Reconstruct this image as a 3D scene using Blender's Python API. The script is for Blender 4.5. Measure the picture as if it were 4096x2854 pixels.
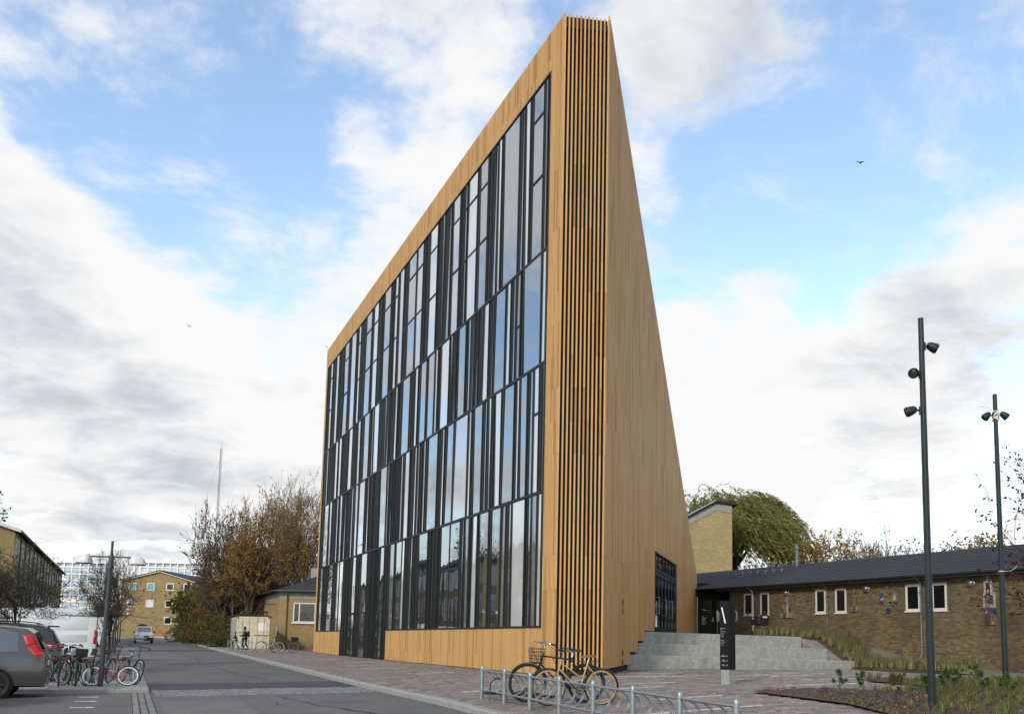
import bpy, bmesh, math, random
from mathutils import Vector, Matrix, Euler
random.seed(7)
R = math.radians
scene = bpy.context.scene
for o in list(bpy.data.objects): bpy.data.objects.remove(o)
col = scene.collection

# ------------------------------------------------------------------ camera
cam_d = bpy.data.cameras.new('camera'); cam = bpy.data.objects.new('camera', cam_d); col.objects.link(cam)
cam_d.sensor_width = 36; cam_d.lens = 31.535; cam_d.shift_x = -0.0493; cam_d.shift_y = 0.1781
cam_d.clip_start = 0.1; cam_d.clip_end = 6000
PITCH, ROLL = 0.113776, math.atan(0.0164)
_r = Vector((1, 0, 0)); _u = Vector((0, -math.sin(PITCH), math.cos(PITCH))); _f = Vector((0, math.cos(PITCH), math.sin(PITCH)))
_cx = _r * math.cos(ROLL) + _u * math.sin(ROLL); _cy = -_r * math.sin(ROLL) + _u * math.cos(ROLL)
cam.matrix_world = Matrix(((_cx.x, _cy.x, -_f.x, 0), (_cx.y, _cy.y, -_f.y, 0), (_cx.z, _cy.z, -_f.z, 1.5), (0, 0, 0, 1)))
scene.camera = cam

# ------------------------------------------------------------------ sky and sun
SUN_AZ, SUN_EL = R(205), R(30)          # azimuth clockwise from +Y: behind the camera, to its left
world = bpy.data.worlds.new('World'); scene.world = world; world.use_nodes = True
nt = world.node_tree; N = nt.nodes; L = nt.links; N.clear()
def wn(t, **k):
    n = N.new(t)
    for a, b in k.items(): setattr(n, a, b)
    return n
def wmath(op, a, b=None, clamp=False):
    n = wn('ShaderNodeMath', operation=op, use_clamp=clamp)
    for i, x in enumerate((a, b)):
        if x is None: continue
        if isinstance(x, (int, float)): n.inputs[i].default_value = x
        else: L.new(x, n.inputs[i])
    return n.outputs[0]
out = wn('ShaderNodeOutputWorld'); bg = wn('ShaderNodeBackground'); bg.inputs['Strength'].default_value = 0.12
sky = wn('ShaderNodeTexSky', sky_type='NISHITA', sun_disc=False); sky.sun_elevation = SUN_EL; sky.sun_rotation = SUN_AZ
sky.air_density = 1.0; sky.dust_density = 0.3; sky.ozone_density = 1.6
tc = wn('ShaderNodeTexCoord'); sep = wn('ShaderNodeSeparateXYZ'); L.new(tc.outputs['Generated'], sep.inputs[0])
zc = wmath('ADD', wmath('MAXIMUM', sep.outputs['Z'], 0.0), 0.22)
comb = wn('ShaderNodeCombineXYZ'); L.new(wmath('DIVIDE', sep.outputs['X'], zc), comb.inputs[0]); L.new(wmath('DIVIDE', sep.outputs['Y'], zc), comb.inputs[1])
def wnoise(scale, detail, rough, off, dist=0.0, vec=None):
    m = wn('ShaderNodeMapping'); m.inputs['Location'].default_value = off; L.new(vec or comb.outputs[0], m.inputs['Vector'])
    n = wn('ShaderNodeTexNoise'); n.inputs['Scale'].default_value = scale; n.inputs['Detail'].default_value = detail
    n.inputs['Roughness'].default_value = rough; n.inputs['Distortion'].default_value = dist
    L.new(m.outputs[0], n.inputs['Vector']); return n.outputs['Fac']
field = wnoise(1.9, 10, 0.58, (3.1, 1.7, 0.4), 0.15)
field = wmath('ADD', field, wmath('MULTIPLY', wmath('SUBTRACT', wnoise(6.5, 8, 0.6, (9.2, 4.4, 2.1)), 0.5), 0.52))
def blob(f, az, el, size, amp):
    d = (math.sin(R(az)) * math.cos(R(el)), math.cos(R(az)) * math.cos(R(el)), math.sin(R(el)))
    n = wn('ShaderNodeVectorMath', operation='DISTANCE'); L.new(tc.outputs['Generated'], n.inputs[0]); n.inputs[1].default_value = d
    m = wn('ShaderNodeMapRange', interpolation_type='SMOOTHSTEP'); L.new(n.outputs['Value'], m.inputs[0])
    m.inputs[1].default_value = 0.0; m.inputs[2].default_value = size; m.inputs[3].default_value = amp; m.inputs[4].default_value = 0.0
    return wmath('ADD', f, m.outputs[0])
# where the gaps between the clouds and the heaps lie
for a in ((-26, 28, .17, -.20), (-21.5, 24.5, .15, -.20), (-20, 31, .12, -.14), (13, 26, .19, -.17), (7, 22.5, .12, -.10), (23, 30, .12, -.16), (15.5, 20.5, .09, -.08),
          (-24, 18, .17, .22), (-31.5, 20, .13, .22), (-12, 17, .16, .18), (-9, 30, .20, .16), (9.5, 34, .18, .20), (-30.5, 31.5, .09, .17), (12.5, 20.8, .05, .10), (5.0, 27.5, .06, .10),
          (26, 22, .13, .24), (16, 13, .24, .24), (-25, 9, .28, .24), (5, 12, .25, .2), (-12, 10, .2, .15)):
    field = blob(field, *a)
mask = wn('ShaderNodeMapRange', interpolation_type='SMOOTHERSTEP'); L.new(field, mask.inputs[0])
mask.inputs[1].default_value = 0.385; mask.inputs[2].default_value = 0.635
hz = wn('ShaderNodeMapRange', interpolation_type='SMOOTHSTEP'); L.new(sep.outputs['Z'], hz.inputs[0])      # hazier low down, as cloud layers stack up
hz.inputs[1].default_value = 0.0; hz.inputs[2].default_value = 0.22; hz.inputs[3].default_value = 0.8; hz.inputs[4].default_value = 0.0
thin = wn('ShaderNodeMapRange', interpolation_type='SMOOTHSTEP'); L.new(wnoise(3.4, 9, 0.66, (5.2, 6.1, 1.3), 0.3), thin.inputs[0])      # thin veils across the gaps
thin.inputs[1].default_value = 0.46; thin.inputs[2].default_value = 0.70; thin.inputs[3].default_value = 0.0; thin.inputs[4].default_value = 0.75
cover = wmath('MAXIMUM', wmath('MAXIMUM', mask.outputs[0], thin.outputs[0]), hz.outputs[0])
shade = wn('ShaderNodeMapRange', interpolation_type='SMOOTHSTEP')
shn = wmath('ADD', wnoise(2.3, 9, 0.55, (7.7, 0.3, 5.5), 0.1), wmath('MULTIPLY', field, 0.25))
shn = wmath('ADD', shn, wmath('MULTIPLY', wmath('SUBTRACT', wnoise(5.5, 7, 0.6, (1.7, 8.3, 0.5), 0.6), 0.5), 0.55))
for a in ((-31, 13.0, .16, .2), (-23, 11.5, .12, .10), (26, 17.5, .09, .12), (10, 33, .10, .04)): shn = blob(shn, *a)
for a in ((-17, 16, .18, -.22), (-27, 19.5, .13, -.2), (27, 22, .09, -.16), (12, 15, .2, -.18), (-8, 28, .15, -.1)): shn = blob(shn, *a)
L.new(shn, shade.inputs[0]); shade.inputs[1].default_value = 0.58; shade.inputs[2].default_value = 0.98
cc = wn('ShaderNodeMix', data_type='RGBA'); L.new(shade.outputs[0], cc.inputs['Factor'])
cc.inputs['A'].default_value = (8.3, 8.3, 8.3, 1); cc.inputs['B'].default_value = (5.0, 5.3, 5.8, 1)
skyb = wn('ShaderNodeMix', data_type='RGBA', blend_type='MULTIPLY'); skyb.inputs['Factor'].default_value = 1
L.new(sky.outputs[0], skyb.inputs['A']); skyb.inputs['B'].default_value = (3.05, 2.85, 2.62, 1)
mx = wn('ShaderNodeMix', data_type='RGBA'); L.new(cover, mx.inputs['Factor']); L.new(skyb.outputs['Result'], mx.inputs['A']); L.new(cc.outputs['Result'], mx.inputs['B'])
L.new(mx.outputs['Result'], bg.inputs['Color']); L.new(bg.outputs[0], out.inputs[0])
sun_d = bpy.data.lights.new('sun', 'SUN'); sun_d.energy = 2.4; sun_d.angle = R(6); sun_d.color = (1.0, 0.93, 0.82)
sun = bpy.data.objects.new('sun', sun_d); col.objects.link(sun)
_sd = Vector((math.sin(SUN_AZ) * math.cos(SUN_EL), math.cos(SUN_AZ) * math.cos(SUN_EL), math.sin(SUN_EL)))
sun.rotation_euler = _sd.to_track_quat('Z', 'Y').to_euler(); sun.location = (0, -20, 40)
vs = scene.view_settings; vs.view_transform = 'Standard'; vs.look = 'None'; vs.gamma = 1; vs.exposure = -0.06; vs.use_curve_mapping = False
scene.render.engine = 'CYCLES'

# ------------------------------------------------------------------ helpers
def lin(c):
    if isinstance(c, str):
        c = [int(c[i:i + 2], 16) / 255 for i in (0, 2, 4)]
        c = [x / 12.92 if x <= .04045 else ((x + .055) / 1.055) ** 2.4 for x in c]
    return (c[0], c[1], c[2], 1)
MATS = {}
class NM:
    """a small node-material writer"""
    def __init__(s, name):
        s.m = bpy.data.materials.new(name); s.m.use_nodes = True; s.t = s.m.node_tree; s.n = s.t.nodes; s.b = s.n['Principled BSDF']; MATS[name] = s.m
    def node(s, t, **k):
        n = s.n.new(t)
        for a, b in k.items(): setattr(n, a, b)
        return n
    def link(s, a, b): s.t.links.new(a, b)
    def val(s, sock, x):
        if isinstance(x, (int, float)): sock.default_value = x
        elif isinstance(x, (tuple, list)): sock.default_value = x
        else: s.link(x, sock)
    def math(s, op, a, b=None, clamp=False):
        n = s.node('ShaderNodeMath', operation=op, use_clamp=clamp); s.val(n.inputs[0], a)
        if b is not None: s.val(n.inputs[1], b)
        return n.outputs[0]
    def coord(s, kind='Object', scale=(1, 1, 1), rot=(0, 0, 0)):
        t = s.node('ShaderNodeTexCoord'); m = s.node('ShaderNodeMapping'); s.link(t.outputs[kind], m.inputs[0]); m.inputs['Scale'].default_value = scale; m.inputs['Rotation'].default_value = rot
        return m.outputs[0]
    def noise(s, scale, detail=4, rough=.55, vec=None, dist=0):
        n = s.node('ShaderNodeTexNoise'); n.inputs['Scale'].default_value = scale; n.inputs['Detail'].default_value = detail; n.inputs['Roughness'].default_value = rough; n.inputs['Distortion'].default_value = dist
        s.link(vec or s.coord(), n.inputs['Vector']); return n.outputs['Fac']
    def ramp(s, fac, stops, interp='LINEAR'):
        r = s.node('ShaderNodeValToRGB'); e = r.color_ramp; e.interpolation = interp
        while len(e.elements) < len(stops): e.elements.new(.5)
        for k, (p, c) in zip(e.elements, stops): k.position = p; k.color = lin(c)
        s.link(fac, r.inputs[0]); return r.outputs[0]
    def mix(s, fac, a, b, blend='MIX'):
        n = s.node('ShaderNodeMix', data_type='RGBA', blend_type=blend); s.val(n.inputs['Factor'], fac)
        for k, x in (('A', a), ('B', b)):
            if isinstance(x, (tuple, list, str)): n.inputs[k].default_value = lin(x)
            else: s.link(x, n.inputs[k])
        return n.outputs['Result']
    def color(s, c):
        if isinstance(c, (tuple, list, str)): s.b.inputs['Base Color'].default_value = lin(c)
        else: s.link(c, s.b.inputs['Base Color'])
    def bump(s, h, strength=.3, dist=.01):
        b = s.node('ShaderNodeBump'); b.inputs['Strength'].default_value = strength; b.inputs['Distance'].default_value = dist
        s.link(h, b.inputs['Height']); s.link(b.outputs[0], s.b.inputs['Normal'])
    def set(s, rough=.6, metal=0.0, spec=None, coat=None):
        s.val(s.b.inputs['Roughness'], rough); s.b.inputs['Metallic'].default_value = metal
        if spec is not None: s.b.inputs['Specular IOR Level'].default_value = spec
        if coat is not None: s.b.inputs['Coat Weight'].default_value = coat; s.b.inputs['Coat Roughness'].default_value = .04
        return s.m
    def island(s):
        g = s.node('ShaderNodeNewGeometry'); o = s.node('ShaderNodeObjectInfo')
        return s.math('FRACT', s.math('ADD', g.outputs['Random Per Island'], o.outputs['Random']))
def plain(name, c, rough=.6, metal=0, spec=None, coat=None, var=.12, vscale=3.0, bump=0, bscale=40):
    """a colour with slight mottling"""
    m = NM(name); a = lin(c)
    if var:
        f = m.noise(vscale, 5, .6)
        lo = tuple(x * (1 - var) for x in a[:3]); hi = tuple(min(1, x * (1 + var)) for x in a[:3])
        m.color(m.ramp(f, ((.3, lo), (.7, hi))))
    else: m.color(c)
    if bump: m.bump(m.noise(bscale, 4), bump, .01)
    return m.set(rough, metal, spec, coat)

class MB:
    """collects faces; build() links them as ONE mesh object"""
    def __init__(s, M=None): s.v = []; s.f = []; s.M = M
    def add(s, vs, fs, M=None):
        o = len(s.v); M = M if M is not None else s.M
        s.v += [tuple(M @ Vector(p)) for p in vs] if M is not None else [tuple(p) for p in vs]
        s.f += [tuple(i + o for i in f) for f in fs]
    def box(s, x0, x1, y0, y1, z0, z1, M=None):
        s.add([(x0, y0, z0), (x1, y0, z0), (x1, y1, z0), (x0, y1, z0), (x0, y0, z1), (x1, y0, z1), (x1, y1, z1), (x0, y1, z1)],
              [(3, 2, 1, 0), (4, 5, 6, 7), (0, 1, 5, 4), (1, 2, 6, 5), (2, 3, 7, 6), (3, 0, 4, 7)], M)
    def cbox(s, c, d, M=None): s.box(c[0] - d[0] / 2, c[0] + d[0] / 2, c[1] - d[1] / 2, c[1] + d[1] / 2, c[2] - d[2] / 2, c[2] + d[2] / 2, M)
    def rbox(s, c, d, r, M=None):
        """box with the vertical edges and top edges chamfered"""
        x, y, z = d[0] / 2, d[1] / 2, d[2] / 2
        def ring(ix, iz): 
            a, b = x - ix, y - ix
            return [(-a + r, -b, iz), (a - r, -b, iz), (a, -b + r, iz), (a, b - r, iz), (a - r, b, iz), (-a + r, b, iz), (-a, b - r, iz), (-a, -b + r, iz)]
        rs = [ring(r * .6, -z), ring(0, -z + r * .6), ring(0, z - r * .6), ring(r * .6, z)]
        vs = [(p[0] + c[0], p[1] + c[1], p[2] + c[2]) for k in rs for p in k]
        fs = [tuple(range(7, -1, -1)), tuple(range(24, 32))]
        for k in range(3):
            for i in range(8): j = (i + 1) % 8; fs.append((k * 8 + i, k * 8 + j, k * 8 + 8 + j, k * 8 + 8 + i))
        s.add(vs, fs, M)
    def tube(s, pts, r, n=6, cap=True, M=None, closed=False):
        pts = [Vector(p) for p in pts]; m = len(pts); rs = r if isinstance(r, (list, tuple)) else [r] * m
        vs = []; prev = None
        for i, p in enumerate(pts):
            if closed: t = pts[(i + 1) % m] - pts[i - 1]
            else: t = pts[min(i + 1, m - 1)] - pts[max(i - 1, 0)]
            if t.length < 1e-9: t = Vector((0, 0, 1))
            t.normalize()
            a = prev if prev is not None else (Vector((0, 0, 1)) if abs(t.z) < .9 else Vector((1, 0, 0)))
            a = a - t * a.dot(t)
            if a.length < 1e-6: a = t.orthogonal()
            a.normalize(); prev = a; b = t.cross(a)
            for k in range(n): q = 2 * math.pi * k / n; vs.append(p + (a * math.cos(q) + b * math.sin(q)) * rs[i])
        fs = []
        for i in range(m if closed else m - 1):
            j = (i + 1) % m
            for k in range(n): l = (k + 1) % n; fs.append((i * n + k, i * n + l, j * n + l, j * n + k))
        if cap and not closed: fs += [tuple(range(n - 1, -1, -1)), tuple((m - 1) * n + k for k in range(n))]
        s.add(vs, fs, M)
    def lathe(s, prof, n=16, M=None, a0=0, a1=2 * math.pi):
        full = abs(a1 - a0 - 2 * math.pi) < 1e-6; m = n if full else n + 1
        vs = [(r * math.cos(a0 + (a1 - a0) * k / n), r * math.sin(a0 + (a1 - a0) * k / n), z) for r, z in prof for k in range(m)]
        fs = []
        for i in range(len(prof) - 1):
            for k in range(n): l = (k + 1) % m; fs.append((i * m + k, i * m + l, (i + 1) * m + l, (i + 1) * m + k))
        s.add(vs, fs, M)
    def prism(s, poly, z0, z1, M=None):
        n = len(poly); g0 = z0 if callable(z0) else (lambda x, y: z0); g1 = z1 if callable(z1) else (lambda x, y: z1)
        vs = [(x, y, g0(x, y)) for x, y in poly] + [(x, y, g1(x, y)) for x, y in poly]
        fs = [tuple(range(n - 1, -1, -1)), tuple(range(n, 2 * n))] + [(i, (i + 1) % n, n + (i + 1) % n, n + i) for i in range(n)]
        s.add(vs, fs, M)
    def mesh(s, name, mat, smooth=False):
        me = bpy.data.meshes.new(name); me.from_pydata(s.v, [], s.f); me.update()
        if mat is not None: me.materials.append(MATS[mat] if isinstance(mat, str) else mat)
        if smooth: me.shade_smooth() if hasattr(me, 'shade_smooth') else None
        return me
    def build(s, name, mat, parent=None, smooth=False, angle=None):
        me = s.mesh(name, mat); o = bpy.data.objects.new(name, me); col.objects.link(o); o.parent = parent
        if smooth:
            me.polygons.foreach_set('use_smooth', [True] * len(me.polygons))
            if angle:
                try: me.set_sharp_from_angle(angle=R(angle))
                except Exception: pass
        return o
def link(name, me, parent=None, loc=(0, 0, 0), rot=(0, 0, 0), scale=None):
    o = bpy.data.objects.new(name, me); col.objects.link(o); o.parent = parent; o.location = loc; o.rotation_euler = rot
    if scale: o.scale = scale
    return o
def tag(o, label=None, cat=None, group=None, kind=None):
    for k, x in (('label', label), ('category', cat), ('group', group), ('kind', kind)):
        if x: o[k] = x
    return o
def empty(name, loc, rz=0, label=None, cat=None, group=None):
    o = bpy.data.objects.new(name, None); o.empty_display_size = .3; col.objects.link(o); o.location = loc; o.rotation_euler = (0, 0, rz)
    return tag(o, label, cat, group)
def copy_tree(o, parent=None):
    c = o.copy(); col.objects.link(c); c.parent = parent
    for ch in list(o.children): copy_tree(ch, c)
    return c
def T(x, y, z=0): return Matrix.Translation((x, y, z))
def RZ(a): return Matrix.Rotation(a, 4, 'Z')
def RX(a): return Matrix.Rotation(a, 4, 'X')
def RY(a): return Matrix.Rotation(a, 4, 'Y')

# ------------------------------------------------------------------ the street frame: u runs along the street away from the camera, v across it to the right, v = 0 is the long facade
P1 = Vector((-.211, 27.225)); AF = R(-25.6289)
FD = Vector((math.sin(AF), math.cos(AF))); VD = Vector((FD.y, -FD.x))
def W(u, v, z=0): p = P1 + FD * u + VD * v; return Vector((p.x, p.y, z))
def UV(x, y): d = Vector((x, y)) - P1; return d.dot(FD), d.dot(VD)
ROT = math.atan2(FD.y, FD.x)            # local x = u, local y = -v (towards the street)
def street_empty(name, u, v, z, rz=0, *a): return empty(name, W(u, v, z), ROT + rz, *a)
# the right-hand brick building: s along its wall (0 at its far end, minus towards the camera), q away from the wall
B0 = Vector((9.335, 49.8)); AB = R(-30.4); BD = Vector((math.sin(AB), math.cos(AB))); QD = Vector((-BD.y, BD.x))
def SQ(x, y): d = Vector((x, y)) - B0; return d.dot(BD), d.dot(QD)
def WS(s, q, z=0): p = B0 + BD * s + QD * q; return Vector((p.x, p.y, z))
def interp(x, pts):
    if x <= pts[0][0]: return pts[0][1]
    for (a, b), (c, d) in zip(pts, pts[1:]):
        if x <= c: return b + (d - b) * (x - a) / (c - a)
    return pts[-1][1]
KERB = -5.6
def road_z(u, v):
    return .15 + .0066 * max(u, 0) + .018 * max(min(u + 7, 0), -14) + .012 * (max(v, -20) - KERB)
def G(u, v):
    """height of the ground"""
    if v < KERB: return road_z(u, v)
    k = .27 + .0066 * max(u, 0) + .018 * max(min(u + 7, 0), -14)
    f = max(.47, k)
    if v < 0: return k + (f - k) * (v - KERB) / -KERB
    return f + .02 * min(v, 7)
def bank_z(s, q):
    w = interp(-s, [(5, 1.88), (7.5, 1.88), (9.5, 1.55), (11.4, 1.15), (12.6, .95), (16.4, .61), (20, .6)])
    t = interp(-s, [(5, 1.9), (10.6, 1.84), (13.6, .56), (20, .56)])
    return w + (t - w) * min(max(q / 5.3, 0), 1)

# ------------------------------------------------------------------ materials
def wood_mat(name, stops):
    m = NM(name); r = m.island()
    g = m.noise(9, 5, .6, m.coord('Object', (6, 6, .35)))
    f = m.math('ADD', m.math('ADD', m.math('MULTIPLY', r, .70), .06), m.math('MULTIPLY', g, .24))
    c = m.ramp(f, stops, 'EASE')
    w = m.noise(.35, 4, .6)
    c = m.mix(m.math('MULTIPLY', m.math('SUBTRACT', w, .4, True), .5), c, (.34, .215, .105))
    m.color(c); m.bump(g, .15, .004); m.set(.62, spec=.3)
wood_mat('larch', ((.0, (.42, .24, .088)), (.25, (.545, .318, .118)), (.62, (.59, .35, .136)), (.72, (.56, .305, .108)), (.80, (.44, .215, .066)), (1, (.30, .125, .036))))
plain('anthracite', (.011, .0125, .0125), .55, spec=.25, var=.15)
plain('anthracite_matt', (.008, .009, .009), .75, spec=.2, var=.2)
plain('rib_dark', (.015, .016, .0145), .6, spec=.25, var=.25, vscale=2)
plain('membrane', (.012, .012, .013), .85, var=.2)
plain('steel', (.55, .55, .52), .3, 1, var=.1)
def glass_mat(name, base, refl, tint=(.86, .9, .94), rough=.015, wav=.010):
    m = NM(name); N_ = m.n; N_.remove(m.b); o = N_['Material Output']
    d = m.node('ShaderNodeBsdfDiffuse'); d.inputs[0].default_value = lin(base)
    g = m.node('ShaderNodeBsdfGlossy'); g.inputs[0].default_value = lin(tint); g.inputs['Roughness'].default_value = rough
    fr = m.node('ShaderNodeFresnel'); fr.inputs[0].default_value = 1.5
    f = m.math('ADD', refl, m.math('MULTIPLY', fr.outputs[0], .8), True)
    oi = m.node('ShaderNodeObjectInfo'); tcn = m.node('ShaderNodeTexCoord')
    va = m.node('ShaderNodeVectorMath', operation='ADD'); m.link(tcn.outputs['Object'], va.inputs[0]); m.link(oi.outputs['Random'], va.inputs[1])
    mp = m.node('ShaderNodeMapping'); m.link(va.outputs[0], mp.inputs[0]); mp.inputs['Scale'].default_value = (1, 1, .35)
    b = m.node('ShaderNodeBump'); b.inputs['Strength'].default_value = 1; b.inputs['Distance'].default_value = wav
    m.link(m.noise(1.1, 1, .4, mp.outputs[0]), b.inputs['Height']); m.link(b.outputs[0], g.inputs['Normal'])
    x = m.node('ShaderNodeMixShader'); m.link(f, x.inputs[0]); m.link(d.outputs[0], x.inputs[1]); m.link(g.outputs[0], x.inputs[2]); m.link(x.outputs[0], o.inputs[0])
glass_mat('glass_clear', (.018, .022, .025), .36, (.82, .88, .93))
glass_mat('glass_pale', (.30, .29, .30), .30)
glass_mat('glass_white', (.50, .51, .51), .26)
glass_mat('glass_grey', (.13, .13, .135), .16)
glass_mat('glass_window', (.008, .009, .010), .04, wav=.006)
glass_mat('glass_car', (.01, .012, .014), .16, wav=.002)

m = NM('asphalt'); c0 = m.coord()
f = m.noise(.8, 8, .72, c0); g = m.noise(55, 3, .7, c0); st = m.noise(.9, 5, .7, m.coord('Object', (1, .5, 1)))
c = m.ramp(f, ((.32, (.066, .059, .054)), (.68, (.128, .115, .105))))
c = m.mix(m.math('MULTIPLY', g, .45), c, (.16, .15, .14)); c = m.mix(m.math('MULTIPLY', m.math('SUBTRACT', st, .58, True), 7.0, True), c, (.045, .042, .04)); fine = m.noise(7, 6, .75, c0); c = m.mix(m.math('MULTIPLY', m.math('SUBTRACT', fine, .5, True), 1.6, True), c, (.055, .05, .047))
m.color(c); m.bump(g, .5, .006); m.set(.85)
m = NM('asphalt_old'); g = m.noise(60, 3, .7); m.color(m.ramp(m.noise(1.5, 6, .7), ((.3, (.105, .095, .087)), (.7, (.15, .137, .125))))); m.bump(g, .5, .006); m.set(.85)
m = NM('asphalt_new'); g = m.noise(60, 3, .7); m.color(m.ramp(m.noise(1.2, 5), ((.3, (.034, .036, .040)), (.7, (.05, .052, .056))))); m.bump(g, .5, .006); m.set(.8)
m = NM('paver'); r = m.island(); n = m.noise(14, 5, .65)
c = m.ramp(r, ((0, (.11, .093, .083)), (.25, (.25, .203, .173)), (.5, (.185, .16, .147)), (.72, (.345, .282, .24)), (.9, (.11, .105, .107)), (1, (.25, .18, .142))))
c = m.mix(m.math('MULTIPLY', n, .35), c, (.15, .138, .13)); m.color(c); m.bump(n, .35, .004); m.set(.72)
m = NM('paver_far'); br = m.node('ShaderNodeTexBrick'); br.inputs['Scale'].default_value = 1; br.inputs['Brick Width'].default_value = .3; br.inputs['Row Height'].default_value = .105; br.inputs['Mortar Size'].default_value = .005
m.link(m.coord('Object', (1, 1, 1), (0, 0, R(90))), br.inputs['Vector'])
br.inputs['Color1'].default_value = lin((.175, .15, .137)); br.inputs['Color2'].default_value = lin((.28, .237, .21)); br.inputs['Mortar'].default_value = lin((.07, .065, .06))
m.color(m.mix(m.math('MULTIPLY', m.noise(3, 6), .5), br.outputs[0], (.15, .14, .135))); m.set(.75)
plain('granite', (.27, .26, .245), .7, var=.3, vscale=20, bump=.3, bscale=60)
plain('strip_stone', (.50, .485, .465), .65, var=.2, vscale=8, bump=.2)
m = NM('sett'); r = m.island(); n = m.noise(18, 4); m.color(m.mix(m.math('MULTIPLY', n, .5), m.ramp(r, ((0, (.13, .135, .14)), (.5, (.2, .2, .2)), (1, (.26, .245, .225)))), (.1, .1, .1))); m.bump(n, .4, .006); m.set(.7)
m = NM('slab'); r = m.island(); n = m.noise(6, 6, .7); m.color(m.mix(m.math('MULTIPLY', n, .6), m.ramp(r, ((0, (.30, .29, .27)), (1, (.40, .385, .36)))), (.2, .19, .175))); m.bump(n, .2, .004); m.set(.8)
plain('joint_sand', (.075, .068, .062), .95, var=.3, vscale=8)
plain('white_paint', (.72, .72, .70), .6, var=.12, vscale=12)
m = NM('concrete'); n = m.noise(5.5, 8, .72); s = m.noise(2.2, 6, .65, m.coord('Object', (1.3, 1.3, .5))); k = m.noise(30, 4)
c = m.ramp(n, ((.28, (.19, .19, .173)), (.5, (.285, .283, .258)), (.72, (.37, .365, .335))))
c = m.mix(m.math('MULTIPLY', m.math('SUBTRACT', s, .52, True), 2.4, True), c, (.15, .152, .138)); m.color(c); m.bump(m.math('ADD', n, m.math('MULTIPLY', k, .4)), .3, .01); m.set(.8)
m = NM('grass_ground'); n = m.noise(.6, 8, .7); m.color(m.ramp(n, ((.3, (.045, .05, .02)), (.6, (.075, .08, .03)), (.8, (.10, .085, .045))))); m.bump(m.noise(20, 4), .6, .03); m.set(.9)
m = NM('mulch'); n = m.noise(16, 6, .75, None, .6); m.color(m.ramp(n, ((.3, (.034, .017, .009)), (.55, (.085, .043, .022)), (.8, (.15, .09, .052))))); m.bump(n, 1.0, .03); m.set(.9)
m = NM('bark_chip'); r = m.island(); m.color(m.ramp(r, ((0, (.025, .014, .01)), (.5, (.08, .04, .026)), (.85, (.13, .075, .05)), (1, (.3, .25, .2))))); m.set(.85)
def brick_mat(name, c1, c2, mortar, dirt, scale=1.0):
    m = NM(name); br = m.node('ShaderNodeTexBrick'); br.inputs['Scale'].default_value = scale; br.inputs['Brick Width'].default_value = .24; br.inputs['Row Height'].default_value = .072; br.inputs['Mortar Size'].default_value = .007; br.inputs['Mortar Smooth'].default_value = .3; br.inputs['Bias'].default_value = -.1
    # wall-aligned coordinates: the horizontal along the wall, and the height
    t = m.node('ShaderNodeTexCoord'); sp = m.node('ShaderNodeSeparateXYZ'); m.link(t.outputs['Object'], sp.inputs[0]); cb = m.node('ShaderNodeCombineXYZ')
    m.link(m.math('ADD', sp.outputs[0], sp.outputs[1]), cb.inputs[0]); m.link(sp.outputs[2], cb.inputs[1]); m.link(cb.outputs[0], br.inputs['Vector'])
    br.inputs['Color1'].default_value = lin(c1); br.inputs['Color2'].default_value = lin(c2); br.inputs['Mortar'].default_value = lin(mortar)
    n = m.noise(.7, 6, .65); c = m.mix(m.math('MULTIPLY', m.math('SUBTRACT', n, .38, True), 1.6, True), br.outputs[0], dirt)
    m.color(c); m.bump(br.outputs['Fac'], -.4, .01); m.set(.85)
brick_mat('brick_yellow', (.36, .25, .10), (.26, .178, .072), (.19, .155, .10), (.18, .128, .06))
brick_mat('brick_pale', (.46, .36, .16), (.33, .25, .10), (.17, .15, .11), (.24, .18, .08))
m = NM('brick_piece'); r = m.island(); n = m.noise(25, 4); b = m.noise(.45, 6, .65, m.coord('Object', (1, 1, 1)))
c = m.ramp(r, ((0, (.098, .078, .038)), (.3, (.165, .126, .056)), (.6, (.20, .155, .068)), (.85, (.24, .185, .085)), (.93, (.085, .055, .033)), (1, (.27, .21, .12))))
c = m.mix(m.math('MULTIPLY', n, .35), c, (.10, .075, .045)); c = m.mix(m.math('MULTIPLY', m.math('SUBTRACT', b, .40, True), 2.6, True), c, (.075, .056, .034)); m.color(c); m.bump(n, .4, .005); m.set(.85)
plain('mortar', (.10, .082, .058), .9, var=.3, vscale=6)
m = NM('roof_felt'); n = m.noise(.5, 6, .6); w = m.node('ShaderNodeTexWave', wave_type='BANDS', bands_direction='Z'); w.inputs['Scale'].default_value = 4.0; w.inputs['Distortion'].default_value = .4; m.link(m.coord(), w.inputs['Vector'])
m.color(m.ramp(n, ((.3, (.013, .014, .018)), (.7, (.022, .0235, .029))))); m.bump(m.math('ADD', w.outputs['Fac'], m.noise(30, 3)), .5, .02); m.set(.8)
plain('white_frame', (.62, .61, .57), .5, var=.08)
plain('zinc', (.20, .215, .22), .45, .6, var=.2)
plain('zinc_dark', (.055, .06, .065), .5, .4, var=.2)
m = NM('galvanised'); v = m.node('ShaderNodeTexVoronoi'); v.inputs['Scale'].default_value = 60; m.link(m.coord(), v.inputs['Vector'])
m.color(m.ramp(v.outputs['Color'], ((0, (.22, .24, .25)), (1, (.36, .385, .39))))); m.set(m.math('ADD', .33, m.math('MULTIPLY', m.noise(25), .2)), .75)
plain('pole_paint', (.015, .023, .026), .42, spec=.3, var=.15)
plain('lamp_white', (.60, .61, .62), .25, var=.03)
plain('rubber', (.014, .014, .015), .75, var=.2)
plain('chrome', (.7, .7, .7), .15, 1, var=.03)
plain('black_paint', (.012, .012, .014), .35, var=.1)
plain('bike_yellow', (.40, .275, .09), .4, var=.08)
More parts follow.
